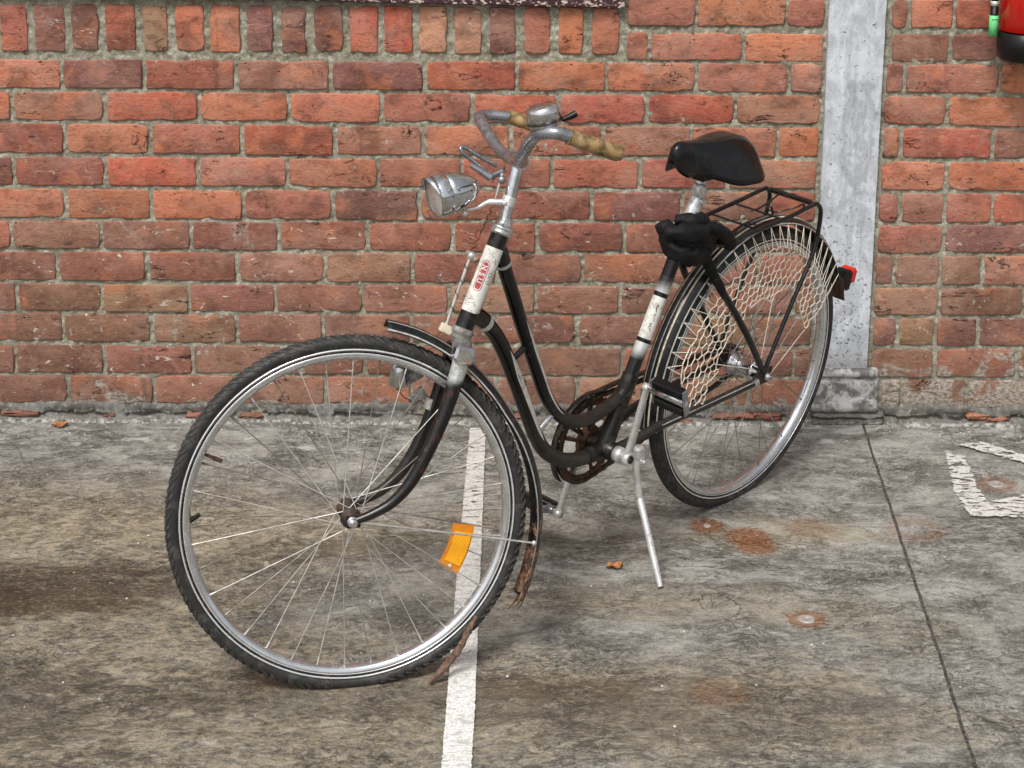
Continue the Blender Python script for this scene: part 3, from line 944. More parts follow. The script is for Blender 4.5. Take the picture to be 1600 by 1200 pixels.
# ------------------------------------------------------------------ pillar
pil = empty('pillar', (.864, WY, 0))
tag(pil, 'pale blue-grey painted iron pillar set into the brick wall', 'pillar')
m_ = MB()
NXp, NZp = 14, 150
px0, px1 = .793, .935
YP = WY - .013
vs = []; fs = []
for j in range(NZp + 1):
    z = .158 + (3.0 - .158) * j / NZp
    for i in range(NXp + 1):
        x = px0 + (px1 - px0) * i / NXp
        e = noise.noise(Vector((0 if i < 7 else 9, z * 20, 3))) * .0012 if i in (0, NXp) else 0
        d = noise.noise(Vector((x * 20, z * 20, 1))) * .0011
        vs.append((x + e, YP + d + (.0015 if i in (0, NXp) else 0), z))
for j in range(NZp):
    for i in range(NXp):
        a = j * (NXp + 1) + i
        fs.append((a, a + 1, a + NXp + 2, a + NXp + 1))
m_.add(vs, fs, True)
for xx in (px0, px1):
    m_.add([(xx, YP + .0015, .158), (xx, WY + .02, .158), (xx, WY + .02, 3), (xx, YP + .0015, 3)], [(0, 1, 2, 3)], False)
link('shaft', m_, M['pillar'], pil, recalc=False)
m_ = MB()
def lumpy_box(mb, x0, x1, y0, z0, z1, amp, seed, nx=16, nz=10):
    vs = []; fs = []
    for j in range(nz + 1):
        for i in range(nx + 1):
            x = x0 + (x1 - x0) * i / nx; z = z0 + (z1 - z0) * j / nz
            e = min(i, nx - i, j, nz - j)
            d = noise.noise(Vector((x * 30 + seed, z * 30, seed))) * amp + (.005 if e == 0 else 0)
            vs.append((x, y0 + d, z))
    for j in range(nz):
        for i in range(nx):
            a = j * (nx + 1) + i
            fs.append((a, a + 1, a + nx + 2, a + nx + 1))
    k_ = len(vs)
    rim_ = [i for i in range(nx + 1)] + [(j + 1) * (nx + 1) - 1 for j in range(1, nz + 1)] + [nz * (nx + 1) + i for i in range(nx - 1, -1, -1)] + [j * (nx + 1) for j in range(nz - 1, 0, -1)]
    for q in rim_: vs.append((vs[q][0], WY + .02, vs[q][2]))
    for i in range(len(rim_)):
        fs.append((rim_[i], k_ + i, k_ + (i + 1) % len(rim_), rim_[(i + 1) % len(rim_)]))
    mb.add(vs, fs, True)
lumpy_box(m_, .786, .962, WY - .030, .137, .157, .002, 4, 16, 4)
link('moulding', m_, M['pillar_base'], pil, recalc=False)
m_ = MB()
lumpy_box(m_, .790, .966, WY - .022, .035, .136, .004, 9)
link('base_block', m_, M['pillar_base'], pil, recalc=False)
m_ = MB()
lumpy_box(m_, .795, .985, WY - .018, -.002, .034, .006, 15, 20, 4)
link('footing', m_, M['render'], pil, recalc=False)

# ------------------------------------------------------------------ fire extinguisher
EX, EY = 1.275, 4.288
ext = empty('fire_extinguisher', (EX, EY, .99))
tag(ext, 'red fire extinguisher with black foot hung on the wall at the right edge', 'fire extinguisher')
m_ = MB(); m_.lathe((EX, EY, 0), (0, 0, 1), [(1.070, .068), (1.071, .074), (1.35, .074), (1.38, .068), (1.40, .05), (1.415, .028), (1.44, .024), (1.44, 0)], 48)
link('cylinder', m_, M['ext_red'], ext)
m_ = MB(); m_.lathe((EX, EY, 0), (0, 0, 1), [(.995, 0), (.993, .05), (.996, .066), (1.002, .073), (1.03, .0765), (1.066, .0765), (1.068, .070)], 48)
link('foot', m_, M['plastic'], ext)
m_ = MB(); m_.box((EX, EY, 1.46), (.022, 0, 0), (0, .018, 0), (0, 0, .02), .003); m_.box((EX - .035, EY, 1.487), (.055, 0, .008), (0, .008, 0), (0, 0, .003), .001)
link('valve', m_, M['plastic'], ext)
m_ = MB(); m_.tube(smooth_path([(EX - .02, EY, 1.455), (EX - .07, EY - .01, 1.44), (EX - .100, EY - .005, 1.36), (1.186, EY, 1.25), (1.186, EY, 1.13)], 8), .0085, 12)
link('hose', m_, M['plastic'], ext)
m_ = MB(); m_.lathe((1.186, EY, 0), (0, 0, 1), [(1.130, .0), (1.130, .010), (1.142, .0105), (1.142, 0)], 20)
link('hose_ferrule', m_, M['alu'], ext)
m_ = MB(); m_.lathe((1.186, EY, 0), (0, 0, 1), [(1.0585, 0), (1.0585, .0100), (1.1305, .0100), (1.1305, 0)], 20)
noz = link('nozzle', m_, M['plastic'], ext)
m_ = MB(); m_.lathe((1.186, EY, 0), (0, 0, 1), [(1.056, 0), (1.056, .0112), (1.1060, .0112), (1.1065, .010)], 24)
link('green_band', m_, M['green'], noz)
m_ = MB()
for i in range(4):
    m_.box((1.180 + i * .0042, EY - .0110 - (.0004 if i in (1, 2) else 0), 1.0975), (.0014, 0, 0), (0, .0006, 0), (0, 0, .0008))
link('printing', m_, M['plastic'], noz)
m_ = MB(); m_.box((EX, WY - .004, 1.2), (.02, 0, 0), (0, .006, 0), (0, 0, .09), .002)
link('bracket', m_, M['plastic'], ext)

# ------------------------------------------------------------------ bicycle frames of reference
class Fr:
    def __init__(s, o, d, up, n):
        s.o = Vector(o); s.F = -Vector(d); s.U = Vector(up); s.N = Vector(n)
    def __call__(s, a, n, b):
        return s.o + s.F * a + s.N * n + s.U * b
    def vec(s, a, n, b):
        return s.F * a + s.N * n + s.U * b
FF = Fr((-.29636, 3.04656, 0), (.97798, .20868, 0), (-.02927, .13716, .99012), (.20661, -.96832, .14025))
RR = Fr((.52753, 3.90699, 0), (.68889, .72487, 0), (.06344, -.06029, .99616), (.72209, -.68625, -.08751))
bike = empty('bicycle', (.13, 3.47, 0))
tag(bike, 'old black step-through bicycle with crocheted skirt guard on its kickstand', 'bicycle')

def part(name, mb, mat, parent=bike, **kw):
    return link(name, mb, mat, parent, **kw)
def P(fr, lst):
    return [fr(*p) for p in lst]

RIMPROF = [(.0135, .3190), (.0143, .3165), (.0135, .3140), (.0118, .3128), (.0120, .3118), (.0134, .3105), (.0135, .3065), (.0122, .3020), (.0080, .2978), (.003, .2962), (0, .2958)]
RIMPROF = RIMPROF + [(-a, b) for a, b in RIMPROF[-2::-1]] + [(-.0115, .3180), (-.010, .3105), (0, .306), (.010, .3105), (.0115, .3180)]
def wheel(fr, name, front, seed, rot):
    rg = random.Random(seed)
    C = fr(0, 0, .335)
    m_ = MB(); m_.lathe(C, fr.N, RIMPROF, 128, closed=True)
    w = part(name, m_, M['rim'])
    for sg in (-1, 1):
        m_ = MB(); m_.lathe(C, fr.N * sg, [(.0136, .3192), (.0150, .3180), (.0150, .3162), (.0138, .3152), (.0128, .3165)], 128, closed=True)
        part('rim_edge', m_, M['rim_highlight'], w)  # highlight along the rim lip, put into a paler ring
        m_ = MB(); m_.lathe(C, fr.N * sg, [(.0120, .3112), (.0139, .3106), (.0139, .3094), (.0120, .3088)], 128, closed=True)
        part('rim_ridge', m_, M['rim_highlight'], w)  # second highlight line, painted as a pale ring
        m_ = MB(); m_.lathe(C, fr.N * sg, [(.0120, .3148), (.0141, .3148), (.0141, .3116), (.0120, .3116)], 128, closed=True)
        part('rim_dark_line', m_, M['dusty_black'], w)  # dark line between the highlights, painted as a black ring
    # tyre: slightly flattened on the ground by lowering the centre 1.5 cm
    m_ = MB()
    prof = []
    for i in range(18):
        t = 2 * pi * i / 18
        prof.append((cos(t) * .0168, .3290 + sin(t) * .0138))
    nseg = 144
    vs = []; fs = []
    for i in range(nseg):
        an = 2 * pi * i / nseg
        for (h, r) in prof:
            p = fr(cos(an) * r, h, .335 + sin(an) * r)
            if p.z < .0015:
                s_ = (.0015 - p.z); p.z = .0015; p += fr.N * (1 if h > 0 else -1) * s_ * .5
            vs.append(p)
    n_ = len(prof)
    for i in range(nseg):
        for j in range(n_):
            fs.append((i * n_ + j, i * n_ + (j + 1) % n_, ((i + 1) % nseg) * n_ + (j + 1) % n_, ((i + 1) % nseg) * n_ + j))
    m_.add(vs, fs, True)
    ty = part('tyre', m_, M['rubber'], w)
    # tread blocks
    m_ = MB()
    NB = 118 if front else 110
    for i in range(NB):
        an = 2 * pi * i / NB
        rows = ((1, .55), (-1, .55), (1, 1.02), (-1, 1.02), (0, 0)) if front else ((0, -.0), (1, .38), (-1, .38), (1, .72), (-1, .72))
        for (sgn, phi) in rows:
            aa = an + (.5 if phi > .9 else 0) * 2 * pi / NB
            ph = sgn * phi
            ra = Vector(fr.vec(cos(aa), 0, sin(aa)))
            tang = Vector(fr.vec(-sin(aa), 0, cos(aa)))
            nrm = ra * cos(ph) + fr.N * sin(ph)
            wid = fr.N * cos(ph) - ra * sin(ph)
            c = C + ra * (.3290 + cos(ph) * .0138) + fr.N * (sin(ph) * .0168)
            if c.z < .003: continue
            if front:
                L_ = .0062 if phi > .9 else .0056
                sk = .5 * sgn
                X = (tang + wid * sk).normalized() * L_
                W_ = wid * (.0030 if phi > .9 else .0034)
            else:
                X = tang * .0086; W_ = wid * .0022
            H_ = nrm * (.0013 if front else .0012)
            vs = [c + X * a + W_ * b * (1 - .25 * (h_ > 0)) + H_ * h_ for a in (-1, 1) for b in (-1, 1) for h_ in (-1, 1)]
            m_.add(vs, [(0, 1, 3, 2), (4, 6, 7, 5), (0, 4, 5, 1), (2, 3, 7, 6), (1, 5, 7, 3)], False)
    part('tread', m_, M['tread'], ty, kind='stuff')
    # hub
    m_ = MB()
    if front:
        m_.lathe(C, fr.N, [(-.047, .004), (-.047, .008), (-.036, .010), (-.034, .020), (-.031, .0205), (-.029, .012), (0, .0105), (.029, .012), (.031, .0205), (.034, .020), (.036, .010), (.047, .008), (.047, .004)], 28)
        hub = part('hub', m_, M['greasy'], w)
        flr, fln = .0175, .0325
    else:
        m_.lathe(C, fr.N, [(-.050, .004), (-.050, .010), (-.036, .014), (-.034, .030), (-.030, .031), (-.027, .024), (0, .020), (.015, .023), (.027, .026), (.030, .034), (.034, .034), (.036, .028), (.045, .026), (.048, .010), (.052, .004)], 32)
        hub = part('hub', m_, M['chrome_clean'], w)
        flr, fln = .029, .032
    m_ = MB(); m_.tube([C - fr.N * .078, C + fr.N * .078], .0048, 12)
    for sg in (-1, 1):
        m_.lathe(C, fr.N * sg, [(.060, .004), (.060, .0105), (.0615, .0105), (.0615, .0088), (.070, .0088), (.0715, .006), (.0715, .004)], 6 if False else 16)
    part('axle', m_, M['chrome'], w)
    # spokes, three-cross
    for i in range(36):
        side = 1 if i % 2 else -1
        pair = (i // 2) % 2
        an = 2 * pi * i / 36 + rot
        off = (1 if pair else -1) * 1.05
        ha = an + off + (rg.random() - .5) * .02
        p0 = C + fr.vec(cos(ha) * flr, 0, sin(ha) * flr) + fr.N * side * fln
        p1 = C + fr.vec(cos(an) * .2975, 0, sin(an) * .2975) + fr.N * side * .004
        m_ = MB(); m_.tube([p0, p1], .00108, 6)
        d_ = (p1 - p0).normalized()
        m_.tube([p1 - d_ * .013, p1], .0021, 6)
        part('spoke', m_, M['steel'] if (front and side > 0) or rg.random() < (.5 if front else .2) else M['dull_steel'], w)
    # valve
    va = radians(152) if front else radians(-60)
    return w, C
# in frame coordinates the angle 0 points forward (left in the picture)
fw, FC = wheel(FF, 'front_wheel', True, 3, .06)
rw, RC = wheel(RR, 'rear_wheel', False, 4, .02)

def polar(fr, r, ang, n):
    return fr(cos(ang) * r, n, .335 + sin(ang) * r)
# valve with cap, front
m_ = MB(); va = radians(27)
m_.tube([polar(FF, .2975, va, 0), polar(FF, .280, va, 0)], .0032, 10)
m_.tube([polar(FF, .280, va, 0), polar(FF, .262, va, 0)], .0042, 10)
part('valve', m_, M['rust'], fw)
m_ = MB(); va = radians(2)
m_.tube([polar(FF, .297, va, .002), FF(.279, .004, .358)], .0045, 8)
part('rubber_stub', m_, M['plastic'], fw)
m_ = MB(); va = radians(139)
m_.tube([RR(.225, -.01, .568), RR(.196, .0, .545)], .0052, 10)
part('valve', m_, M['plastic'], rw)

# amber spoke reflector (a flat box following the rim curve)
m_ = MB()
def refl(mb, shrink, n0, n1):
    vs = []; fs = []
    K = 8
    for i in range(K + 1):
        t = i / K
        an = radians(190.5 + shrink * 2.2 + (213.5 - 190.5 - shrink * 4.4) * t)
        for r in (.203 + shrink * .004, .244 - shrink * .004):
            for nn in (n0, n1):
                vs.append(polar(FF, r, an, nn))
    for i in range(K):
        a = i * 4; b = a + 4
        fs += [(a, a + 1, b + 1, b), (a + 2, b + 2, b + 3, a + 3), (a + 1, a + 3, b + 3, b + 1), (a, b, b + 2, a + 2)]
    fs += [(0, 2, 3, 1), (K * 4, K * 4 + 1, K * 4 + 3, K * 4 + 2)]
    mb.add(vs, fs, False)
refl(m_, 0, .000, .010)
rf = part('reflector', m_, M['amber_frame'], fw)
m_ = MB()
K1, K2 = 20, 10
vs = []; fs = []
for i in range(K1 + 1):
    an = radians(193.5 + 16.5 * i / K1)
    for j in range(K2 + 1):
        r = .2065 + .034 * j / K2
        vs.append(polar(FF, r, an, .0115 + (.0014 if (i + j) % 2 else 0)))
for i in range(K1):
    for j in range(K2):
        a = i * (K2 + 1) + j
        fs.append((a, a + 1, a + K2 + 2, a + K2 + 1))
m_.add(vs, fs, False)
part('reflector_lens', m_, M['amber'], rf, recalc=False)
m_ = MB(); m_.box(polar(FF, .2225, radians(211.6), .011), FF.vec(.003, 0, 0), FF.vec(0, .0015, 0), FF.vec(0, 0, .003), .0008)
part('reflector_clip', m_, M['white'], rf)

# ------------------------------------------------------------------ frame
m_ = MB()
# bottom bracket shell, lugs, dropouts, bridge stubs
FRAME_SPLIT = 1
m_.lathe(RR(.502, 0, .286), RR.N, [(-.036, .0), (-.036, .019), (-.034, .0215), (.034, .0215), (.036, .019), (.036, 0)], 28)
m_.tube(P(RR, [(.560, 0, .2815), (.530, 0, .282), (.500, 0, .286)]), [.0175, .0182, .02], 16)
m_.tube(P(RR, [(.470, 0, .352), (.502, 0, .290)]), [.0175, .021], 16)
fr_o = part('frame', m_, M['dusty_black'])
m_ = MB()
m_.tube(P(RR, [(.475, 0, .384), (.447, 0, .402)]), [.0165, .0185], 16)
m_.tube(P(RR, [(.462, 0, .372), (.430, 0, .438)]), [.0182, .0182], 18)
part('lug', m_, M['dusty_black'], fr_o)
for sg in (-1, 1):
    m_ = MB()
    m_.box(RR(.022, .060 * sg, .333), RR.vec(.030, 0, -.001), RR.vec(0, .0028, 0), RR.vec(.002, 0, .013), .001)
    m_.box(RR(-.004, .060 * sg, .338), RR.vec(.014, 0, 0), RR.vec(0, .0026, 0), RR.vec(0, 0, .018), .001)
    part('dropout', m_, M['dusty_black'], fr_o)
TT = [(.866, 0, .800), (.859, 0, .782), (.830, 0, .72), (.801, 0, .657), (.769, 0, .592), (.737, 0, .527), (.707, 0, .468), (.671, 0, .420), (.623, 0, .385), (.567, 0, .371), (.512, 0, .378), (.450, 0, .400)]
m_ = MB(); m_.tube(smooth_path(P(RR, TT), 5), .0142, 20)
part('top_tube', m_, M['tube'], fr_o)
DT = [(.945, 0, .700), (.912, 0, .684), (.877, 0, .651), (.846, 0, .608), (.813, 0, .549), (.778, 0, .481), (.743, 0, .412), (.724, 0, .378), (.696, 0, .340), (.650, 0, .306), (.597, 0, .286), (.545, 0, .281), (.510, 0, .284)]
m_ = MB(); m_.tube(smooth_path(P(RR, DT), 5), .0158, 20)
part('down_tube', m_, M['tube'], fr_o)
# lugs at head tube
m_ = MB()
m_.tube(P(RR, [(.886, 0, .828), (.873, 0, .812), (.862, 0, .789)]), [.018, .0172, .0160], 18)
part('lug', m_, M['black'], fr_o); m_ = MB()
m_.tube(P(RR, [(.950, 0, .704), (.925, 0, .694), (.905, 0, .679)]), [.020, .0190, .0178], 18)
part('lug', m_, M['black'], fr_o)
m_ = MB()
m_.tube(P(RR, [(.8625, 0, .790), (.8590, 0, .783)]), [.0163, .0153], 18)
part('lug_rim', m_, M['alu'], fr_o); m_ = MB()
m_.tube(P(RR, [(.9062, 0, .6797), (.897, 0, .671)]), [.0182, .0172], 18)
part('lug_rim', m_, M['alu'], fr_o)
HA, HB = RR(.960, .0, .675), RR(.874, .0, .852)
m_ = MB(); m_.tube([HA, HB], .0178, 28)
ht = part('head_tube', m_, M['black'], fr_o)
ST = [(.502, 0, .289), (.262, 0, .796)]
STL = [RR(*p) for p in ST]
def st_at(b, n=0):
    t = (b - ST[0][2]) / (ST[1][2] - ST[0][2])
    return RR(ST[0][0] + (ST[1][0] - ST[0][0]) * t, n, b)
m_ = MB(); m_.tube([st_at(.29), st_at(.770)], .0152, 24)
st = part('seat_tube', m_, M['tube'], fr_o)
m_ = MB(); m_.tube([st_at(.512), st_at(.598)], .0156, 24, caps=False)
wb_ = part('white_band', m_, M['white'], st)
for (nm, b0, b1, r_, mt) in (('black_ring', .598, .607, .0158, 'plastic'), ('black_ring', .504, .512, .0158, 'plastic'), ('silver_fade', .607, .640, .01562, 'fade_up'), ('silver_fade', .470, .504, .01562, 'fade_dn')):
    m_ = MB(); m_.tube([st_at(b0), st_at(b1)], r_, 24, caps=False)
    part(nm, m_, M[mt], st)
# struts between the two tubes
m_ = MB(); m_.tube(P(RR, [(.816, .0, .572), (.770, .0, .598)]), .0066, 12)
part('strut', m_, M['tube'], fr_o)
m_ = MB(); m_.tube(P(RR, [(.723, .0, .388), (.678, .0, .418)]), .0066, 12)
part('strut', m_, M['chrome'], fr_o)
for sg in (1, -1):
    m_ = MB()
    m_.tube(smooth_path(P(RR, [(.490, .022 * sg, .288), (.430, .034 * sg, .300), (.36, .046 * sg, .316), (.22, .056 * sg, .324), (.04, .060 * sg, .332)]), 5), [.0100] * 12 + [.0092] * 9, 14)
    cs = part('chain_stay', m_, M['tube'], fr_o)
    m_ = MB()
    m_.tube(smooth_path(P(RR, [(.012, .060 * sg, .345), (.10, .058 * sg, .468), (.21, .048 * sg, .605), (.285, .026 * sg, .712)]), 5), [.0075 + .0015 * i / 15 for i in range(16)], 12)
    part('seat_stay', m_, M['tube'], fr_o)
    if sg > 0:
        m_ = MB(); m_.tube(P(RR, [(.375, .0555, .3205), (.060, .0685, .3385)]), .0013, 6)
        part('pale_stripe', m_, M['silver_stripe'], cs)
        m_ = MB(); m_.tube(P(RR, [(.056, .0605, .3312), (.040, .0605, .3325)]), .0108, 14)
        part('stay_collar', m_, M['chrome'], cs)
# lightning flashes on tubes
def flash(path, r, t0, t1, side, mat, par, w=.0045):
    """a pointed stripe lying on a tube; side = direction on the tube surface"""
    pts = smooth_path(P(RR, path), 10)
    n0, n1 = int(t0 * (len(pts) - 1)), int(t1 * (len(pts) - 1))
    vs = []; fs = []
    seg = pts[n0:n1 + 1]
    for i, p in enumerate(seg):
        t = i / (len(seg) - 1)
        wd = w * (min(1, t * 4) * (1 - t) ** .6) + .0002
        tan_ = (pts[min(n0 + i + 1, len(pts) - 1)] - pts[max(n0 + i - 1, 0)]).normalized()
        sdv = (side - tan_ * side.dot(tan_)).normalized()
        bt = tan_.cross(sdv)
        for q in (-1, 0, 1):
            an = q * wd / r
            vs.append(p + (sdv * cos(an) + bt * sin(an)) * (r + .0004))
    for i in range(len(seg) - 1):
        a = i * 3
        fs += [(a, a + 1, a + 4, a + 3), (a + 1, a + 2, a + 5, a + 4)]
    mb = MB(); mb.add(vs, fs, True)
    return part('lightning_flash', mb, mat, par)
sd1 = RR.vec(-.75, .75, .35)
flash(TT, .0142, .28, .66, RR.vec(-.28, .95, .15), M['white'], fr_o, .0050)
flash(DT, .0158, .26, .60, RR.vec(-.22, .95, .15), M['white'], fr_o, .0095)
# head badge
hx = (HB - HA).normalized()
Ntow = (Vector((0, 0, 1.5)) - (HA + HB) / 2); Ntow = (Ntow - hx * Ntow.dot(hx)).normalized()
Tside = hx.cross(Ntow)            # to the picture's right or left
if Tside.x < 0: Tside = -Tside
def on_head(u, v, r):
    """u metres round the tube to the right, v metres up from the lower end"""
    an = u / .0178
    return HA + hx * (v + .0165) + (Ntow * cos(an) + Tside * sin(an)) * r
def patch(u0, u1, v0, v1, r, nu=16, nv=14, ragged=0.):
    mb = MB(); vs = []; fs = []
    for j in range(nv + 1):
        v = v0 + (v1 - v0) * j / nv
        er = (R.random() - .5) * ragged; er2 = (R.random() - .5) * ragged
        for i in range(nu + 1):
            u = (u0 + er) + (u1 + er2 - u0 - er) * i / nu
            vs.append(on_head(u, v, r))
    for j in range(nv):
        for i in range(nu):
            a = j * (nu + 1) + i
            fs.append((a, a + 1, a + nu + 2, a + nu + 1))
    mb.add(vs, fs, True)
    return mb
badge = part('head_badge', patch(-.027, .021, .020, .150, .0184, ragged=.003), M['white'], ht)
def ring_line(pts, w, r, mat, closed=True, name='badge_line'):
    mb = MB()
    q = [on_head(u, v, r) for u, v in pts]
    mb.tube(q, w, 6, closed=closed, caps=not closed)
    return part(name, mb, mat, badge)
def stadium(u0, u1, v0, v1, n=8):
    rr_ = (u1 - u0) / 2; cu = (u0 + u1) / 2
    pts = []
    for i in range(n + 1):
        a = pi * i / n; pts.append((cu + cos(a) * rr_, v1 - rr_ + sin(a) * rr_))
    for i in range(n + 1):
        a = pi + pi * i / n; pts.append((cu + cos(a) * rr_, v0 + rr_ + sin(a) * rr_))
    return pts
ring_line(stadium(-.0125, .0025, .062, .122), .0006, .0186, M['decal_red'])
ring_line([(-.024, .024), (-.0, .0235), (.015, .0245), (.018, .030)], .0006, .0186, M['decal_red'], False)
# filled red stadium with pale letters
mb = MB(); pts = stadium(-.0105, .0005, .065, .119, 10)
half = len(pts) // 2
vs = [on_head(u, v, .0187) for u, v in pts]
cv = [on_head(-.005, v, .01885) for u, v in pts]
n_ = len(pts)
mb.add(vs + cv, [(i, (i + 1) % n_, n_ + (i + 1) % n_, n_ + i) for i in range(n_)], True)
part('badge_field', mb, M['decal_red'], badge)
def text_on_head(txt, v_top, size, u_mid, mat, r, spread=1.0):
    cu = bpy.data.curves.new('t', 'FONT'); cu.body = txt; cu.size = size; cu.resolution_u = 3
    cu.space_character = spread
    cu.offset = size * .025
    to = bpy.data.objects.new('t', cu); COL.objects.link(to)
    bpy.context.view_layer.update()
    me = to.to_mesh()
    V_ = [v.co.copy() for v in me.vertices]; F_ = [tuple(p.vertices) for p in me.polygons]
    to.to_mesh_clear()
    bpy.data.objects.remove(to); bpy.data.curves.remove(cu)
    hgt = max(v.y for v in V_)
    # text runs down the tube; the tops of the letters point right
    vs = [on_head(u_mid + (v.y - hgt / 2), v_top - v.x, r) for v in V_]
    mb = MB(); mb.add(vs, F_, False)
    return part('badge_letters', mb, mat, badge, recalc=False)
text_on_head('NSU', .1135, .0135, -.005, M['white'], .0192, 1.75)
for pts_ in ([(.006, .100), (.011, .103), (.014, .098), (.010, .094), (.006, .097)], [(.007, .092), (.013, .091), (.011, .085), (.006, .086)],
             [(.006, .082), (.010, .080), (.013, .083)], [(-.022, .045), (-.012, .043), (-.004, .046)], [(-.020, .039), (-.010, .036), (.000, .039), (.004, .034)],
             [(-.018, .033), (-.008, .031)], [(.008, .130), (.012, .120)], [(-.006, .137), (.004, .133)]):
    ring_line(pts_, .0007, .0185, M['decal_grey'], False, 'badge_mark')
# illegible small writing on the seat tube band
sx = (st_at(.598) - st_at(.512)).normalized()
Ns = (Vector((0, 0, 1.5)) - st_at(.55)); Ns = (Ns - sx * Ns.dot(sx)).normalized(); Ts = sx.cross(Ns)
if Ts.x < 0: Ts = -Ts
rs = random.Random(2)
for k_ in range(9):
    v0 = .528 + k_ * .0062
    u0 = -.001 + rs.random() * .004
    pts_ = []
    for q in range(5):
        u = u0 + rs.random() * .006 - .002; v = v0 + rs.random() * .007
        an = u / .0156
        pts_.append(st_at(v) + (Ns * cos(an) + Ts * sin(an)) * .0159)
    m_ = MB(); m_.tube(pts_, .00055, 5)
    part('band_writing', m_, M['plastic'], wb_)

# ------------------------------------------------------------------ fork, headset, stem
SA, SB = FF(-.232, .012, .660), FF(-.304, .006, .860)
sdirn = (SB - SA).normalized()
m_ = MB()
m_.lathe(HA, -hx, [(-.004, .0185), (-.002, .0215), (.004, .0225), (.008, .021), (.010, .0175), (.014, .0175), (.018, .0165)], 28)
cr_bot = FF(-.226, .008, .628)
m_.tube([HA - hx * .010, cr_bot], [.0175, .021], 20)
m_.box(FF(-.222, .006, .628), FF.vec(.020, 0, -.004), FF.vec(0, .058, 0), FF.vec(.003, 0, .013), .006)
fork = part('fork', m_, M['crown'])
for sg, nn in ((1, .056), (-1, -.050)):
    if sg > 0:
        pth = [(-.221, .640), (-.208, .600), (-.182, .530), (-.147, .459), (-.113, .402), (-.077, .366), (-.040, .347), (-.006, .336)]
    else:
        pth = [(-.221, .640), (-.206, .600), (-.178, .520), (-.147, .450), (-.113, .398), (-.077, .364), (-.040, .346), (-.006, .336)]
    m_ = MB()
    pts = smooth_path([FF(a, nn * (.80 + .2 * min(1, i / 3)), b) for i, (a, b) in enumerate(pth)], 5)
    k_ = len(pts)
    m_.tube(pts, [.0168 - .0088 * (i / (k_ - 1)) ** 1.0 for i in range(k_)], 18)
    m_.box(FF(-.002, nn, .335), FF.vec(.013, 0, 0), FF.vec(0, .0025, 0), FF.vec(0, 0, .012), .001)
    fb = part('fork_blade', m_, M['blade'] if sg > 0 else M['tube'], fork)
# bright cap at the top of the near blade
m_ = MB(); m_.box(FF(-.221, .050, .637), FF.vec(.0185, 0, .006), FF.vec(0, .0170, 0), FF.vec(-.0045, 0, .0138), .005)
part('crown_cap', m_, M['chrome_clean'], fork)
m_ = MB()
m_.lathe(HB, hx, [(-.004, .0180), (-.002, .0225), (.003, .0235), (.005, .0205), (.008, .0235), (.012, .0235), (.014, .0185), (.020, .0170), (.024, .0145), (.030, .0120)], 28)
part('headset', m_, M['chrome'], fork)
stem_top = FF(-.346, .0, .992)
m_ = MB()
m_.tube([HB + hx * .01, stem_top], .0118, 20)
m_.tube([stem_top - FF.N * .026, stem_top + FF.N * .026], .0155, 20)
stem = part('stem', m_, M['chrome_clean'])
# handlebar
HBAR = []
for n_, a_, b_ in ((-.260, -.400, 1.052), (-.262, -.372, 1.058), (-.262, -.340, 1.062), (-.250, -.322, 1.062), (-.225, -.316, 1.057), (-.165, -.320, 1.032), (-.110, -.330, 1.006), (-.060, -.342, .992)):
    HBAR.append((a_, n_, b_))
HBAR.append((-.346, 0, .992))
for n_, a_, b_ in ((.060, -.340, .996), (.100, -.328, 1.006), (.150, -.326, 1.027), (.205, -.328, 1.052), (.240, -.334, 1.064), (.262, -.355, 1.066), (.264, -.378, 1.060), (.262, -.400, 1.052)):
    HBAR.append((a_, n_, b_))
m_ = MB(); m_.tube(smooth_path(P(FF, HBAR), 6), .0120, 20)
hbar = part('handlebar', m_, M['bar'])
for sg in (1, -1):
    nn = .262 * sg
    path = [(-.382, nn, 1.0585), (-.400, nn * .995, 1.051), (-.435, nn * .97, 1.038), (-.460, nn * .95, 1.029), (-.484, nn * .93, 1.020)]
    pts = smooth_path(P(FF, path), 8)
    rr_ = []
    for i in range(len(pts)):
        t = i / (len(pts) - 1)
        r_ = .0140 + .0004 * sin(t * 26) + .0022 * t
        if t > .93: r_ *= .80 if t < .99 else .45
        if t < .03: r_ = .0165
        rr_.append(r_)
    m_ = MB(); m_.tube(pts, rr_, 18)
    part('grip', m_, M['grip'], hbar)
# bell
bc = FF(-.348, .232, 1.072)
bax = FF.vec(.22, .10, 1).normalized()
m_ = MB()
m_.lathe(bc, bax, [(.000, 0), (.000, .016), (.003, .026), (.008, .0310), (.0120, .0322)], 40)
m_.tube([FF(-.338, .232, 1.060), bc + bax * .002], .008, 10)
bell = part('bell', m_, M['chrome'], hbar)
m_ = MB(); m_.lathe(bc, bax, [(.0130, .0300), (.0132, .0322), (.034, .0312), (.0395, .0285), (.0420, .0250), (.0430, .012), (.0434, 0)], 48)
part('bell_dome', m_, M['chrome'], bell)
m_ = MB(); m_.lathe(bc, bax, [(.0118, .0326), (.0134, .0328)], 40)
part('bell_seam', m_, M['plastic'], bell)
m_ = MB(); m_.tube([bc + FF.vec(-.028, .004, .014), bc + FF.vec(-.044, .006, .020), bc + FF.vec(-.054, .006, .025)], [.004, .0060, .0065], 10)
part('thumb_lever', m_, M['plastic'], bell)

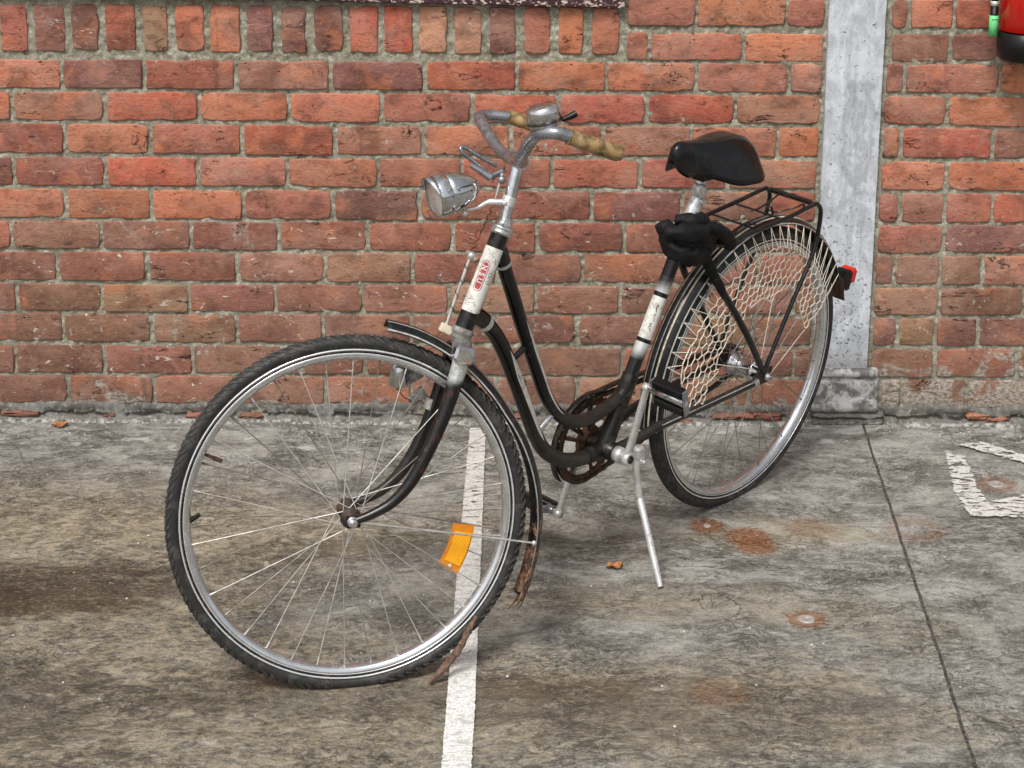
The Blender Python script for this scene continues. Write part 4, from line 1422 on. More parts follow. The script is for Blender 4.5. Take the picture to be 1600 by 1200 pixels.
# headlamp
LC, LT = FF(-.178, .020, .933), FF(-.268, .000, .950)
lax = (LT - LC).normalized(); Ll = (LT - LC).length
m_ = MB()
m_.lathe(LC, lax, [(.003, .0350), (-.002, .0395), (.002, .0412), (.0125, .0412), (.0245, .0409), (.0248, .0404), (.0256, .0404), (.0259, .0408), (.036, .0398), (.048, .0374), (.060, .0332), (.072, .0272), (.082, .0202), (.089, .0128), (.092, .006), (.0928, 0)], 64)
lamp = part('headlamp', m_, M['bar'])
lamp.data.materials[0] = M['chrome_clean']
m_ = MB(); m_.lathe(LC, lax, [(-.0015, 0), (-.0010, .02), (.002, .0360)], 40)
part('lamp_lens', m_, M['lens'], lamp)
# little hood over the lens
m_ = MB()
hu = FF.U - lax * FF.U.dot(lax); hu.normalize(); hw = lax.cross(hu)
vs = []; fs = []
for i in range(15):
    a = radians(-75 + 150 * i / 14)
    d_ = hu * cos(a) + hw * sin(a)
    ov = .013 * cos(a) ** 1 + .001
    vs += [LC + d_ * .0412 + lax * .0035, LC + d_ * .0404 - lax * ov, LC + d_ * .0394 - lax * ov, LC + d_ * .0390 + lax * .002]
for i in range(14):
    for j in range(4):
        a = i * 4 + j; b = i * 4 + (j + 1) % 4
        fs.append((a, b, b + 4, a + 4))
m_.add(vs, fs, True)
part('lamp_hood', m_, M['chrome_clean'], lamp)
m_ = MB()
clampc = HB + (stem_top - HB) * .44
m_.tube(smooth_path([FF(-.240, .0, .903), FF(-.262, .004, .907), FF(-.285, .008, .917), clampc + FF.vec(.012, .010, 0)], 5), [.0035] * 5 + [.0045] * 5 + [.0060] * 6, 10)
m_.tube([clampc - hx * .009, clampc + hx * .009], .0142, 20)
m_.sphere(clampc + FF.vec(.012, .016, -.001), .0052)
m_.tube([FF(-.236, -.014, .899), FF(-.236, .016, .899)], .0048, 12)
m_.sphere(FF(-.236, .018, .899), .0058)
part('lamp_bracket', m_, M['alu'], lamp)

# brake lever, brake rod and wires
m_ = MB()
lv = [FF(-.304, -.06, .957), FF(-.276, -.055, .983), FF(-.253, -.05, 1.002), FF(-.243, -.05, 1.015), FF(-.252, -.055, 1.017), FF(-.280, -.065, .999), FF(-.318, -.075, .976)]
m_.tube(smooth_path(lv, 6), .0042, 8)
m_.tube([FF(-.262, -.05, .983), FF(-.300, -.045, .957)], [.0052, .0078], 10)
m_.tube([FF(-.300, -.05, .958), FF(-.324, -.03, .972)], .006, 10)
m_.sphere(FF(-.316, -.02, .955), .0085)
lever = part('brake_lever', m_, M['bar'])
m_ = MB(); m_.tube([FF(-.318, -.02, .968), FF(-.309, -.02, .940), FF(-.302, -.02, .918)], [.0034, .0028, .0012], 8)
part('brake_pin', m_, M['steel'], lever)
m_ = MB()
wr = random.Random(9)
pw_ = []
for i in range(26):
    t = i / 25
    a = -.300 + .052 * t; b = .915 - .105 * t
    pw_.append(FF(a + (wr.random() - .5) * .007, -.012 + (wr.random() - .5) * .006, b))
m_.tube(smooth_path(pw_, 2), .0010, 5)
m_.tube(smooth_path([FF(-.262, .01, .845), FF(-.256, .012, .856), FF(-.262, .014, .866), FF(-.270, .012, .860)], 5), .0008, 5)
part('lamp_wire', m_, M['rust'], lamp)
m_ = MB()
m_.tube(P(FF, [(-.246, .004, .812), (-.222, .004, .752), (-.196, .004, .684)]), .0034, 10)
m_.sphere(FF(-.248, .004, .816), .0085)
m_.tube(P(FF, [(-.256, .004, .808), (-.240, .006, .824)]), .0050, 10)
rod = part('brake_rod', m_, M['steel'], lever)
m_ = MB()
hp = []
for i in range(40):
    t = i / 39
    if t < .65 and t > .3: rad = .0045
    else: rad = .0048
    an = t * 26
    c_ = FF(-.240 + .040 * t, .004, .80 - .105 * t)
    hp.append(c_ + FF.vec(cos(an) * rad, sin(an) * rad, 0))
m_.tube(hp, .0008, 5)
part('twisted_wire', m_, M['rust'], rod)
m_ = MB(); m_.box(FF(-.196, .004, .678), FF.vec(.011, 0, .006), FF.vec(0, .008, 0), FF.vec(-.004, 0, .0075), .002)
m_.tube([FF(-.198, .006, .676), FF(-.216, .008, .668)], .0055, 10)
part('brake_shoe_holder', m_, M['cream'], rod)

# dynamo on the far fork blade
m_ = MB()
da = FF.vec(-.10, .0, 1).normalized()
dc = FF(-.112, -.060, .572)
m_.lathe(dc, da, [(-.020, 0), (-.020, .006), (-.014, .0065), (-.013, .0175), (-.010, .0205), (.022, .0170), (.034, .0155), (.036, .010), (.044, .010), (.044, 0)], 28)
dyn = part('dynamo', m_, M['chrome_clean'], fork)
m_ = MB()
m_.box(FF(-.138, -.062, .577), FF.vec(.018, 0, -.008), FF.vec(0, .004, 0), FF.vec(.004, 0, .012), .002)
m_.tube([FF(-.168, -.050, .512), FF(-.176, -.050, .532)], .0150, 16)
m_.box(FF(-.146, -.056, .536), FF.vec(.014, 0, -.012), FF.vec(0, .003, 0), FF.vec(.006, 0, .010), .001)
part('dynamo_bracket', m_, M['crown'], dyn)
m_ = MB()
m_.tube(smooth_path(P(FF, [(-.110, -.055, .552), (-.118, -.05, .540), (-.130, -.05, .532), (-.138, -.048, .524), (-.150, -.05, .530), (-.158, -.046, .520), (-.146, -.046, .512)]), 5), .0011, 5)
part('dynamo_wire', m_, M['rust'], dyn)

# ------------------------------------------------------------------ mudguards
def fender(fr, R0, a0, a1, name, mat, hw=.0275, sag=.017, cz=.335, rfun=None, nseg=70):
    mb = MB(); vs = []; fs = []
    K = 12
    prof = []
    for i in range(K + 1):
        t = -1 + 2 * i / K
        prof.append((t * hw, -sag * abs(t) ** 2.2))
    for i in range(K, -1, -1):
        t = -1 + 2 * i / K
        prof.append((t * (hw - .0012), -sag * abs(t) ** 2.2 - .0016))
    m = len(prof)
    for i in range(nseg + 1):
        an = a0 + (a1 - a0) * i / nseg
        rr_ = R0 if rfun is None else rfun(an)
        for (h, dr) in prof:
            vs.append(fr(cos(an) * (rr_ + dr), h, cz + sin(an) * (rr_ + dr)))
    for i in range(nseg):
        for j in range(m):
            fs.append((i * m + j, i * m + (j + 1) % m, (i + 1) * m + (j + 1) % m, (i + 1) * m + j))
    fs.append(tuple(range(m))); fs.append(tuple(nseg * m + j for j in range(m))[::-1])
    mb.add(vs, fs, True)
    return part(name, mb, mat)
def fstripe(fr, par, R0, a0, a1, n_c, wd, mat, hw=.0275, sag=.017, rfun=None, nseg=70, name='pinstripe', lift=.0006):
    mb = MB(); vs = []; fs = []
    for i in range(nseg + 1):
        an = a0 + (a1 - a0) * i / nseg
        rr_ = R0 if rfun is None else rfun(an)
        for q in (-1, 1):
            h = n_c + q * wd
            dr = -sag * abs(h / hw) ** 2.2 + lift
            vs.append(fr(cos(an) * (rr_ + dr), h * 1.012, .335 + sin(an) * (rr_ + dr)))
    for i in range(nseg):
        fs.append((2 * i, 2 * i + 1, 2 * i + 3, 2 * i + 2))
    mb.add(vs, fs, True)
    return part(name, mb, mat, par)
fa0, fa1 = radians(103), radians(211)
def ffun(an):
    d = math.degrees(an)
    pts = [(100, .378), (112, .376), (125, .371), (140, .366), (150, .364), (165, .370), (185, .378), (200, .384), (214, .392)]
    for (x0, y0), (x1, y1) in zip(pts, pts[1:]):
        if x0 <= d <= x1: return y0 + (y1 - y0) * (d - x0) / (x1 - x0)
    return pts[0][1] if d < 100 else pts[-1][1]
ff = fender(FF, .37, fa0, fa1, 'front_mudguard', M['fender_front'], rfun=ffun)
fstripe(FF, ff, .37, fa0, radians(200), .0262, .0011, M['silver_stripe'], rfun=ffun, name='bright_edge')
fstripe(FF, ff, .37, fa0, radians(175), .0110, .0012, M['silver_stripe'], rfun=ffun)
fstripe(FF, ff, .37, fa0, radians(175), -.0110, .0012, M['silver_stripe'], rfun=ffun)
m_ = MB(); m_.tube([FF(-.004, .061, .336), FF(-.352, .030, .254)], .0021, 8)
m_.sphere(FF(-.352, .030, .254), .005)
part('mudguard_stay', m_, M['steel'], ff)
m_ = MB(); m_.tube([FF(-.004, -.056, .336), FF(-.352, -.028, .254)], .0021, 8)
part('mudguard_stay', m_, M['dull_steel'], ff)
# torn rusty tail of the front mudguard
m_ = MB()
for k_ in range(5):
    n0_ = -.020 + k_ * .010
    base_ = polar(FF, ffun(fa1) - .006, fa1, n0_)
    tip_ = polar(FF, ffun(fa1) - .012 + R.random() * .006, fa1 + radians(1.5 + R.random() * 4.5), n0_ + (R.random() - .5) * .006)
    m_.add([base_ + FF.N * .005, base_ - FF.N * .005, tip_ + FF.N * .001, tip_ - FF.N * .001, base_ + FF.vec(.002, 0, 0), tip_ + FF.vec(.002, 0, 0)],
           [(0, 1, 3, 2), (0, 2, 5, 4), (1, 4, 5, 3)], False)
part('torn_tail', m_, M['rust'], ff)

ra0, ra1 = radians(-8), radians(160)
rfd = fender(RR, .373, ra0, ra1, 'rear_mudguard', M['fender_rear'])
fstripe(RR, rfd, .373, ra0, ra1, .0262, .0010, M['silver_stripe'], name='bright_edge')
fstripe(RR, rfd, .373, ra0, ra1, .0125, .0016, M['cream'])
fstripe(RR, rfd, .373, ra0, ra1, -.0125, .0016, M['cream'])
fstripe(RR, rfd, .373, ra0, ra1, .0030, .0012, M['silver_stripe'])
m_ = MB(); m_.tube([RR(.01, -.062, .335), RR(-.30, -.030, .52)], .0021, 8)
part('mudguard_stay', m_, M['dull_steel'], rfd)
# flap
m_ = MB()
m_.box(RR(-.362, .0, .452), RR.vec(.003, 0, .002), RR.vec(0, .017, 0), RR.vec(-.010, 0, -.033), .0015)
part('mud_flap', m_, M['rust'], rfd)
# tail lamp
m_ = MB(); m_.box(RR(-.380, .0, .470), RR.vec(.016, 0, .005), RR.vec(0, .018, 0), RR.vec(-.006, 0, .026), .006)
tl = part('tail_lamp', m_, M['plastic'], rfd)
m_ = MB(); m_.box(RR(-.402, .0, .478), RR.vec(.012, 0, .004), RR.vec(0, .0195, 0), RR.vec(-.005, 0, .019), .007)
part('red_lens', m_, M['red_lens'], tl)

# ------------------------------------------------------------------ skirt guard of crocheted cord
OUT = [(0.299, 0.325), (0.313, 0.414), (0.309, 0.444), (0.281, 0.486), (0.24, 0.539), (0.19, 0.588), (0.152, 0.614), (0.096, 0.631), (0.038, 0.649), (-0.025, 0.645), (-0.072, 0.627), (-0.117, 0.600), (-0.159, 0.583), (-0.194, 0.543), (-0.224, 0.498), (-0.241, 0.469), (-0.231, 0.455), (-0.214, 0.443), (-0.189, 0.421), (-0.163, 0.405)]
INN = [(-0.127, 0.477), (-0.102, 0.514), (-0.068, 0.53), (-0.027, 0.532), (-0.007, 0.512), (0.034, 0.535), (0.072, 0.525), (0.096, 0.520), (0.111, 0.487), (0.151, 0.471), (0.165, 0.44), (0.186, 0.426), (0.173, 0.388), (0.205, 0.369), (0.209, 0.323), (0.229, 0.304)]
POLY = OUT + INN
def inside(x, y, poly=POLY):
    c = False; j = len(poly) - 1
    for i in range(len(poly)):
        xi, yi = poly[i]; xj, yj = poly[j]
        if (yi > y) != (yj > y) and x < (xj - xi) * (y - yi) / (yj - yi) + xi: c = not c
        j = i
    return c
def near_edge(x, y):
    best = (9, None)
    j = len(POLY) - 1
    for i in range(len(POLY)):
        a = Vector(POLY[j]); b = Vector(POLY[i]); p = Vector((x, y))
        t = max(0, min(1, (p - a).dot(b - a) / max(1e-9, (b - a).length_squared)))
        q = a + (b - a) * t
        d = (p - q).length
        if d < best[0]: best = (d, q)
        j = i
    return best
# hexagons in polar-ish layout: columns follow the rim
m_ = MB()
HS = .0130
def warp(u, v):
    """u along the arc, v outwards -> local a,b"""
    r = .185 + v
    an = u / .235
    return cos(an) * r, .335 + sin(an) * r
node = {}
segs = set()
def hexpts(cx, cy):
    return [(round(cx + HS * cos(radians(60 * i + 30)), 5), round(cy + HS * sin(radians(60 * i + 30)), 5)) for i in range(6)]
dx_, dy_ = HS * sqrt(3), HS * 1.5
for j in range(-8, 14):
    for i in range(-14, 60):
        cx = i * dx_ + (dx_ / 2 if j % 2 else 0); cy = j * dy_
        a, b = warp(cx, cy)
        if not inside(a, b): continue
        hp_ = hexpts(cx, cy)
        for q in range(6):
            s_ = tuple(sorted((hp_[q], hp_[(q + 1) % 6])))
            segs.add(s_)
rn = random.Random(12)
jit_ = {}
def npos(k_):
    if k_ not in jit_:
        a, b = warp(*k_)
        a += (rn.random() - .5) * .0055; b += (rn.random() - .5) * .0055
        if not inside(a, b):
            d, q = near_edge(a, b)
            if d < .02: a, b = q.x, q.y
        bow = .046 + .006 * sin(a * 14) * cos(b * 11)
        jit_[k_] = RR(a, bow, b)
    return jit_[k_]
for (a, b) in segs:
    pa, pb = npos(a), npos(b)
    if (pa - pb).length > 1e-4: m_.tube([pa, pb], .00145, 5, caps=False)
for k_ in list(jit_):
    m_.sphere(jit_[k_], .0021, 3, 5)
net = part('skirt_net', m_, M['cotton'], kind='stuff')
# strings from the mudguard edge to the net
def bound(th):
    best = 0
    for t in range(120, 350):
        r = t / 1000
        a, b = cos(th) * r, .335 + sin(th) * r
        if inside(a, b): best = r
    return best
NST = 25
for i in range(NST):
    th = radians(14 + 140 * (i + .5) / NST)
    fa = polar(RR, .3555, th, .0275)
    for s_ in (-1, 1):
        t2 = th + s_ * radians(1.6) + radians((rn.random() - .5) * 1.2)
        r_ = bound(t2)
        if r_ < .14: continue
        nb = RR(cos(t2) * r_, .046, .335 + sin(t2) * r_)
        m_ = MB(); m_.tube([fa, nb], .0009, 5)
        part('net_string', m_, M['cotton'], net)
for (a, b) in (((-.163, .045, .405), (-.001, .064, .334)), ((.229, .045, .304), (.235, .058, .322)), ((.235, .058, .334), (.260, .047, .318)), ((-.007, .047, .512), (.01, .045, .36)), ((.186, .046, .41), (.02, .04, .35))):
    m_ = MB(); m_.tube([RR(*a), RR(*b)], .0012, 5)
    part('net_string', m_, M['cotton'], net)

# ------------------------------------------------------------------ luggage rack
m_ = MB()
NR = [(.245, .040, .702), (.205, .058, .706), (.145, .066, .716), (.0, .070, .728), (-.090, .070, .738), (-.112, .071, .736), (-.126, .072, .715), (-.122, .074, .665), (-.106, .075, .610), (-.05, .073, .508), (-.006, .070, .418), (.020, .066, .352)]
rack_pts = smooth_path(P(RR, NR), 5)
m_.tube(rack_pts, .0052, 12)
rack = part('luggage_rack', m_, M['black'])
m_ = MB()
FRr = [(a, -n, b) for (a, n, b) in NR]
m_.tube(smooth_path(P(RR, FRr), 5), .0052, 12)
part('rack_rail', m_, M['black'], rack)
m_ = MB(); m_.tube(P(RR, [(-.108, -.070, .737), (-.108, .070, .737)]), .0042, 10)
part('rack_rail', m_, M['black'], rack)
def wire(pts, r=.0026, name='rack_wire'):
    m_ = MB(); m_.tube(smooth_path(P(RR, pts), 4), r, 8); part(name, m_, M['black'], rack)
wire([(.205, -.058, .706), (.205, .058, .706)])
wire([(.110, -.066, .719), (.110, .066, .719)])
wire([(.020, -.070, .726), (.020, .070, .726)])
wire([(.14, -.02, .716), (.150, .0, .700), (.145, .02, .700), (.115, .03, .722), (.09, .045, .722)], .0020)
wire([(-.06, -.02, .731), (-.03, -.01, .722), (-.02, .02, .722), (-.05, .05, .735), (-.055, .068, .748), (-.062, .066, .737)], .0020)
wire([(-.108, -.03, .737), (-.02, -.028, .716), (.02, -.028, .726)], .0024)
wire([(-.03, -.0, .727), (-.05, .0, .690), (-.055, .0, .706)], .003)
m_ = MB()
cp = []
for i in range(190):
    t = i / 189
    an = t * 2 * pi * 24
    cp.append(RR(-.108 + cos(an) * .0062, -.060 + .115 * t, .737 + sin(an) * .0062))
m_.tube(cp, .0011, 5)
part('spring', m_, M['dusty_black'], rack)

# ------------------------------------------------------------------ seat post and saddle
m_ = MB()
m_.tube([st_at(.765), st_at(.800), st_at(.806)], [.0158, .0158, .0125], 20)
pc = st_at(.80); ptop = RR(.246, 0, .865)
m_.tube([pc, ptop], .0124, 20)
m_.tube([pc + (ptop - pc) * .10, pc + (ptop - pc) * .14, pc + (ptop - pc) * .52, pc + (ptop - pc) * .56], [.0130, .0168, .0162, .0130], 20)
post = part('seat_post', m_, M['alu'])
m_ = MB(); m_.tube(P(RR, [(.262, .012, .800), (.262, .024, .800)]), .0072, 10)
part('clamp_bolt', m_, M['chrome'], post)
SEC = [  # a, half width, top, side drop z, under z
 (.371, .008, .926, .916, .908), (.367, .018, .941, .914, .894), (.356, .027, .951, .911, .884), (.342, .031, .954, .909, .878), (.318, .034, .951, .909, .878),
 (.290, .044, .948, .904, .872), (.262, .062, .947, .896, .864), (.235, .080, .948, .888, .855), (.208, .091, .949, .884, .851),
 (.180, .096, .949, .882, .850), (.152, .098, .946, .880, .850), (.128, .092, .939, .880, .854), (.108, .075, .928, .884, .864), (.097, .045, .915, .890, .876), (.093, .010, .905, .895, .886)]
m_ = MB()
vs = []; fs = []
K = 22
SECs = []
for i in range(len(SEC) - 1):
    for q in range(3):
        t = q / 3
        p0 = SEC[max(i - 1, 0)]; p1 = SEC[i]; p2 = SEC[i + 1]; p3 = SEC[min(i + 2, len(SEC) - 1)]
        SECs.append(tuple(.5 * (2 * p1[m] + (p2[m] - p0[m]) * t + (2 * p0[m] - 5 * p1[m] + 4 * p2[m] - p3[m]) * t * t + (3 * p1[m] - p0[m] - 3 * p2[m] + p3[m]) * t ** 3) for m in range(5)))
SECs.append(SEC[-1])
SB_ = -.012
def sadp(a, n, z):
    return RR(.245 + (a - .245) * .93, n * .92, .903 + (z - .903) * .96 + SB_ + .004)   # saddle sits a touch lower
for (a, hw, top, sdz, un) in SECs:
    for j in range(K + 1):
        t = -1 + 2 * j / K
        n = hw * (abs(t) ** .82) * (1 if t > 0 else -1) if abs(t) < .78 else hw * (.8157 + (abs(t) - .78) * .84) * (1 if t > 0 else -1)
        tt = abs(t)
        if tt < .78:
            z = top - (top - sdz) * (tt / .78) ** 2.3 - (.002 if tt < .15 and a < .25 else 0)
        else:
            z = sdz - (sdz - un) * ((tt - .78) / .22)
        vs.append(sadp(a, n, z))
    for j in range(K, -1, -1):
        t = -1 + 2 * j / K
        n = hw * .93 * t
        z = un + .004 + (top - un - .012) * (1 - abs(t) ** 3) * .8
        vs.append(sadp(a, n, min(z, un + .02)))
W_ = 2 * (K + 1)
for i in range(len(SECs) - 1):
    for j in range(W_):
        fs.append((i * W_ + j, i * W_ + (j + 1) % W_, (i + 1) * W_ + (j + 1) % W_, (i + 1) * W_ + j))
fs.append(tuple(range(W_))); fs.append(tuple((len(SECs) - 1) * W_ + j for j in range(W_)))
m_.add(vs, fs, True)
sad = part('saddle', m_, M['saddle'])
m_ = MB()
m_.box(RR(.246, 0, .858), RR.vec(.020, 0, 0), RR.vec(0, .017, 0), RR.vec(0, 0, .014), .003)
for sg in (-1, 1):
    m_.tube(smooth_path(P(RR, [(.318, .008 * sg, .880), (.285, .016 * sg, .866), (.22, .024 * sg, .856), (.170, .045 * sg, .852), (.145, .056 * sg, .864)]), 5), .0036, 8)
    sp_ = []
    for i in range(50):
        t = i / 49; an = t * 2 * pi * 4
        sp_.append(RR(.152 + cos(an) * .011, .054 * sg + sin(an) * .011, .842 + .030 * t))
    m_.tube(sp_, .0028, 6)
    m_.box(RR(.156, .054 * sg, .843), RR.vec(.014, 0, 0), RR.vec(0, .013, 0), RR.vec(0, 0, .004), .002)
part('saddle_springs', m_, M['plastic'], sad)

# ------------------------------------------------------------------ cranks, pedals, chain
BB = (.502, .286)
m_ = MB()
m_.lathe(RR(BB[0], 0, BB[1]), RR.N, [(.036, .004), (.036, .0175), (.052, .0180), (.053, .0165), (.053, .004)], 24)
part('bracket_cup', m_, M['alu'], fr_o)
def crank(n_, pa, pb, nend, mat=M['alu']):
    m_ = MB()
    c0 = RR(BB[0], n_, BB[1]); c1 = RR(pa, nend, pb)
    m_.lathe(c0, RR.N, [(-.012, 0), (-.012, .0155), (.008, .0155), (.010, .0135), (.010, .008), (.006, .0075), (.006, 0)], 24)
    d_ = (c1 - c0); t_ = d_.normalized(); s_ = RR.N.cross(t_).normalized()
    vs = []; fs = []
    K = 8
    for i in range(K + 1):
        t = i / K
        w1 = .0105 - .003 * t; w2 = .0062 - .0012 * t
        p = c0 + d_ * t
        for (q1, q2) in ((-1, -.5), (-.7, -1), (.7, -1), (1, -.5), (1, .5), (.7, 1), (-.7, 1), (-1, .5)):
            vs.append(p + s_ * w1 * q1 + RR.N * w2 * q2)
    for i in range(K):
        for j in range(8):
            fs.append((i * 8 + j, i * 8 + (j + 1) % 8, (i + 1) * 8 + (j + 1) % 8, (i + 1) * 8 + j))
    m_.add(vs, fs, True)
    m_.lathe(c1, RR.N, [(-.007, 0), (-.007, .0095), (.007, .0095), (.007, 0)], 18)
    return part('crank_arm', m_, mat)
cn = crank(.066, .484, .452, .086)
m_ = MB(); m_.lathe(RR(BB[0], .0765, BB[1]), RR.N, [(-.002, .0085), (.0015, .0080), (.0015, .005), (-.002, .0045)], 16)
part('crank_nut', m_, M['dusty_black'], cn)
cf = crank(-.058, .545, .112, -.074)
def pedal(fr, a, b, n0, sg, tilt, ps=.95):
    """rubber block pedal on an axle along the bracket axis"""
    m_ = MB()
    ax = fr.N * sg
    c0 = fr(a, n0, b)
    m_.tube([c0, c0 + ax * .100], .0060, 12)
    m_.lathe(c0 + ax * .012, ax, [(0, .006), (0, .010), (.083, .010), (.083, .006)], 16)
    pd = part('pedal', m_, M['chrome'])
    X = fr.vec(cos(tilt), 0, sin(tilt)) * ps; Z = fr.vec(-sin(tilt), 0, cos(tilt)) * ps
    m_ = MB()
    for e in (.014, .098):
        m_.box(c0 + ax * e, X * .036, ax * .0018, Z * .0095, .001)
    m_.tube([c0 + ax * .014 + X * .030, c0 + ax * .098 + X * .030], .0035, 8)
    m_.tube([c0 + ax * .014 - X * .030, c0 + ax * .098 - X * .030], .0035, 8)
    part('cage', m_, M['bar'], pd)
    for s_ in (-1, 1):
        m_ = MB(); m_.box(c0 + ax * .056 + X * .026 * s_, X * .0115, ax * .039, Z * .0135, .003)
        part('rubber_block', m_, M['plastic'], pd)
    return pd
pedal(RR, .484, .454, .092, 1, radians(74), .84)
pedal(RR, .545, .112, -.082, -1, radians(20))

# chainring
m_ = MB()
CN = -.046
def cpt(r, an, n): return RR(BB[0] + cos(an) * r, n, BB[1] + sin(an) * r)
TE = 46
vs = []; fs = []
for i in range(TE * 4):
    an = 2 * pi * i / (TE * 4)
    ro = .0945 + (.0045 if i % 4 in (1, 2) else 0)
    for (r, n) in ((.080, CN - .0015), (.080, CN + .0015), (ro, CN + .0012), (ro, CN - .0012)):
        vs.append(cpt(r, an, n))
NTm = TE * 4
for i in range(NTm):
    for j in range(4):
        fs.append((i * 4 + j, i * 4 + (j + 1) % 4, ((i + 1) % NTm) * 4 + (j + 1) % 4, ((i + 1) % NTm) * 4 + j))
m_.add(vs, fs, False)
for i in range(5):
    an = 2 * pi * i / 5 + .5
    for da_ in (-.16, .16):
        m_.tube([cpt(.030, an + da_ * 1.6, CN), cpt(.082, an + da_, CN)], .0045, 8)
m_.lathe(RR(BB[0], CN, BB[1]), RR.N, [(-.003, 0), (-.003, .036), (.003, .036), (.003, 0)], 32)
cring = part('chainring', m_, M['rust'])
# chain as linked plates
SC = (0, .335)
def chain_path():
    pts = []
    R1, R2 = .0965, .036
    dx, dz = SC[0] - BB[0], SC[1] - BB[1]
    D = sqrt(dx * dx + dz * dz); th = atan2(dz, dx); al = math.acos((R1 - R2) / D)
    a_up = th - al; a_dn = th + al
    # going round the chainring on the far side from the sprocket
    n1 = 60
    a = a_dn
    end = a_up + 2 * pi
    for i in range(n1):
        t = a + (end - a) * i / (n1 - 1)
        pts.append((BB[0] + cos(t) * R1, BB[1] + sin(t) * R1))
    p_s = (SC[0] + cos(a_up) * R2, SC[1] + sin(a_up) * R2); p_e = (SC[0] + cos(a_dn) * R2, SC[1] + sin(a_dn) * R2)
    p0 = pts[-1]
    for i in range(1, 40):
        t = i / 40; pts.append((p0[0] + (p_s[0] - p0[0]) * t, p0[1] + (p_s[1] - p0[1]) * t))
    b0 = a_up + 2 * pi; b1 = a_dn
    if b1 > b0: b1 -= 2 * pi
    if b0 - b1 > 2 * pi: b0 -= 2 * pi
    # short way round the back of the sprocket
    sp = (a_up, a_dn)
    for i in range(14):
        t = a_up + (a_dn - a_up) * i / 13
        pts.append((SC[0] + cos(t) * R2, SC[1] + sin(t) * R2))
    p1 = pts[-1]; q1 = pts[0]
    for i in range(1, 40):
        t = i / 40; pts.append((p1[0] + (q1[0] - p1[0]) * t, p1[1] + (q1[1] - p1[1]) * t - .004 * sin(pi * t)))
    return pts
cpth = chain_path()
L_ = 0; res = []
acc = 0; step = .0127
pl = cpth + [cpth[0]]
carry = 0
for (a, b) in zip(pl, pl[1:]):
    d = sqrt((a[0] - b[0]) ** 2 + (a[1] - b[1]) ** 2)
    s_ = carry
    while s_ < d:
        t = s_ / d; res.append((a[0] + (b[0] - a[0]) * t, a[1] + (b[1] - a[1]) * t)); s_ += step
    carry = s_ - d
m_ = MB()
for i in range(len(res)):
    a = res[i]; b = res[(i + 1) % len(res)]
    pa = RR(a[0], CN, a[1]); pb = RR(b[0], CN, b[1])
    if (pa - pb).length > .02: continue
    t_ = (pb - pa).normalized(); s2_ = RR.N.cross(t_)
    off = .0042 if i % 2 else .0030
    for sg in (-1, 1):
        m_.box((pa + pb) / 2 + RR.N * off * sg, t_ * .0078, RR.N * .0006, s2_ * .0040)
    m_.tube([pa - RR.N * .0042, pa + RR.N * .0042], .0032, 6)
part('chain', m_, M['greasy'], kind='stuff')
# chain guard: curved band round the front of the ring with a long upper run
m_ = MB()
def band(path, n0, n1, th_=.0012):
    vs = []; fs = []
    for i, (a, b) in enumerate(path):
        a2, b2 = path[min(i + 1, len(path) - 1)]; a1, b1 = path[max(i - 1, 0)]
        ta, tb = a2 - a1, b2 - b1; l_ = sqrt(ta * ta + tb * tb); na, nb = -tb / l_ * th_, ta / l_ * th_
        vs += [RR(a + na, n0, b + nb), RR(a + na, n1, b + nb), RR(a - na, n1, b - nb), RR(a - na, n0, b - nb)]
    for i in range(len(path) - 1):
        for j in range(4):
            fs.append((i * 4 + j, i * 4 + (j + 1) % 4, (i + 1) * 4 + (j + 1) % 4, (i + 1) * 4 + j))
    fs += [(0, 1, 2, 3), tuple(len(vs) - 4 + q for q in (3, 2, 1, 0))]
    m_.add(vs, fs, True)
gp = []
for i in range(34):
    t = radians(-42 + (100 + 42) * i / 33)
    gp.append((BB[0] + cos(t) * .109, BB[1] + sin(t) * .109))
gp += [(.40, .3975), (.25, .392), (.10, .382), (-.01, .376)]
band(gp, CN - .009, CN + .006)
cg = part('chain_guard', m_, M['dusty_black'])
m_ = MB()
m_.tube(P(RR, [(BB[0] + .076, CN + .010, BB[1] + .084), (BB[0] + .035, CN + .012, BB[1] + .03)]), .0030, 8)
m_.tube(P(RR, [(BB[0] + .020, CN + .010, BB[1] + .110), (BB[0] + .012, CN + .012, BB[1] + .03)]), .0036, 8)
part('guard_strut', m_, M['dusty_black'], cg)

# kickstand
m_ = MB()
k0, k1, k2 = RR(.440, .046, .262), RR(.446, .066, .178), RR(.484, .174, .021)
k2.z = .006
m_.box(RR(.436, .044, .262), RR.vec(.013, 0, 0), RR.vec(0, .013, 0), RR.vec(.004, 0, .026), .006)
m_.tube(smooth_path([k0, RR(.446, .052, .228), k1, k1 + (k2 - k1) * .12, k2], 4), [.0085] * 5 + [.0080] * 4 + [.0082] * 4 + [.0075] * 3 + [.0062], 14)
m_.sphere(RR(.434, .060, .252), .0065)
part('kickstand', m_, M['alu'])

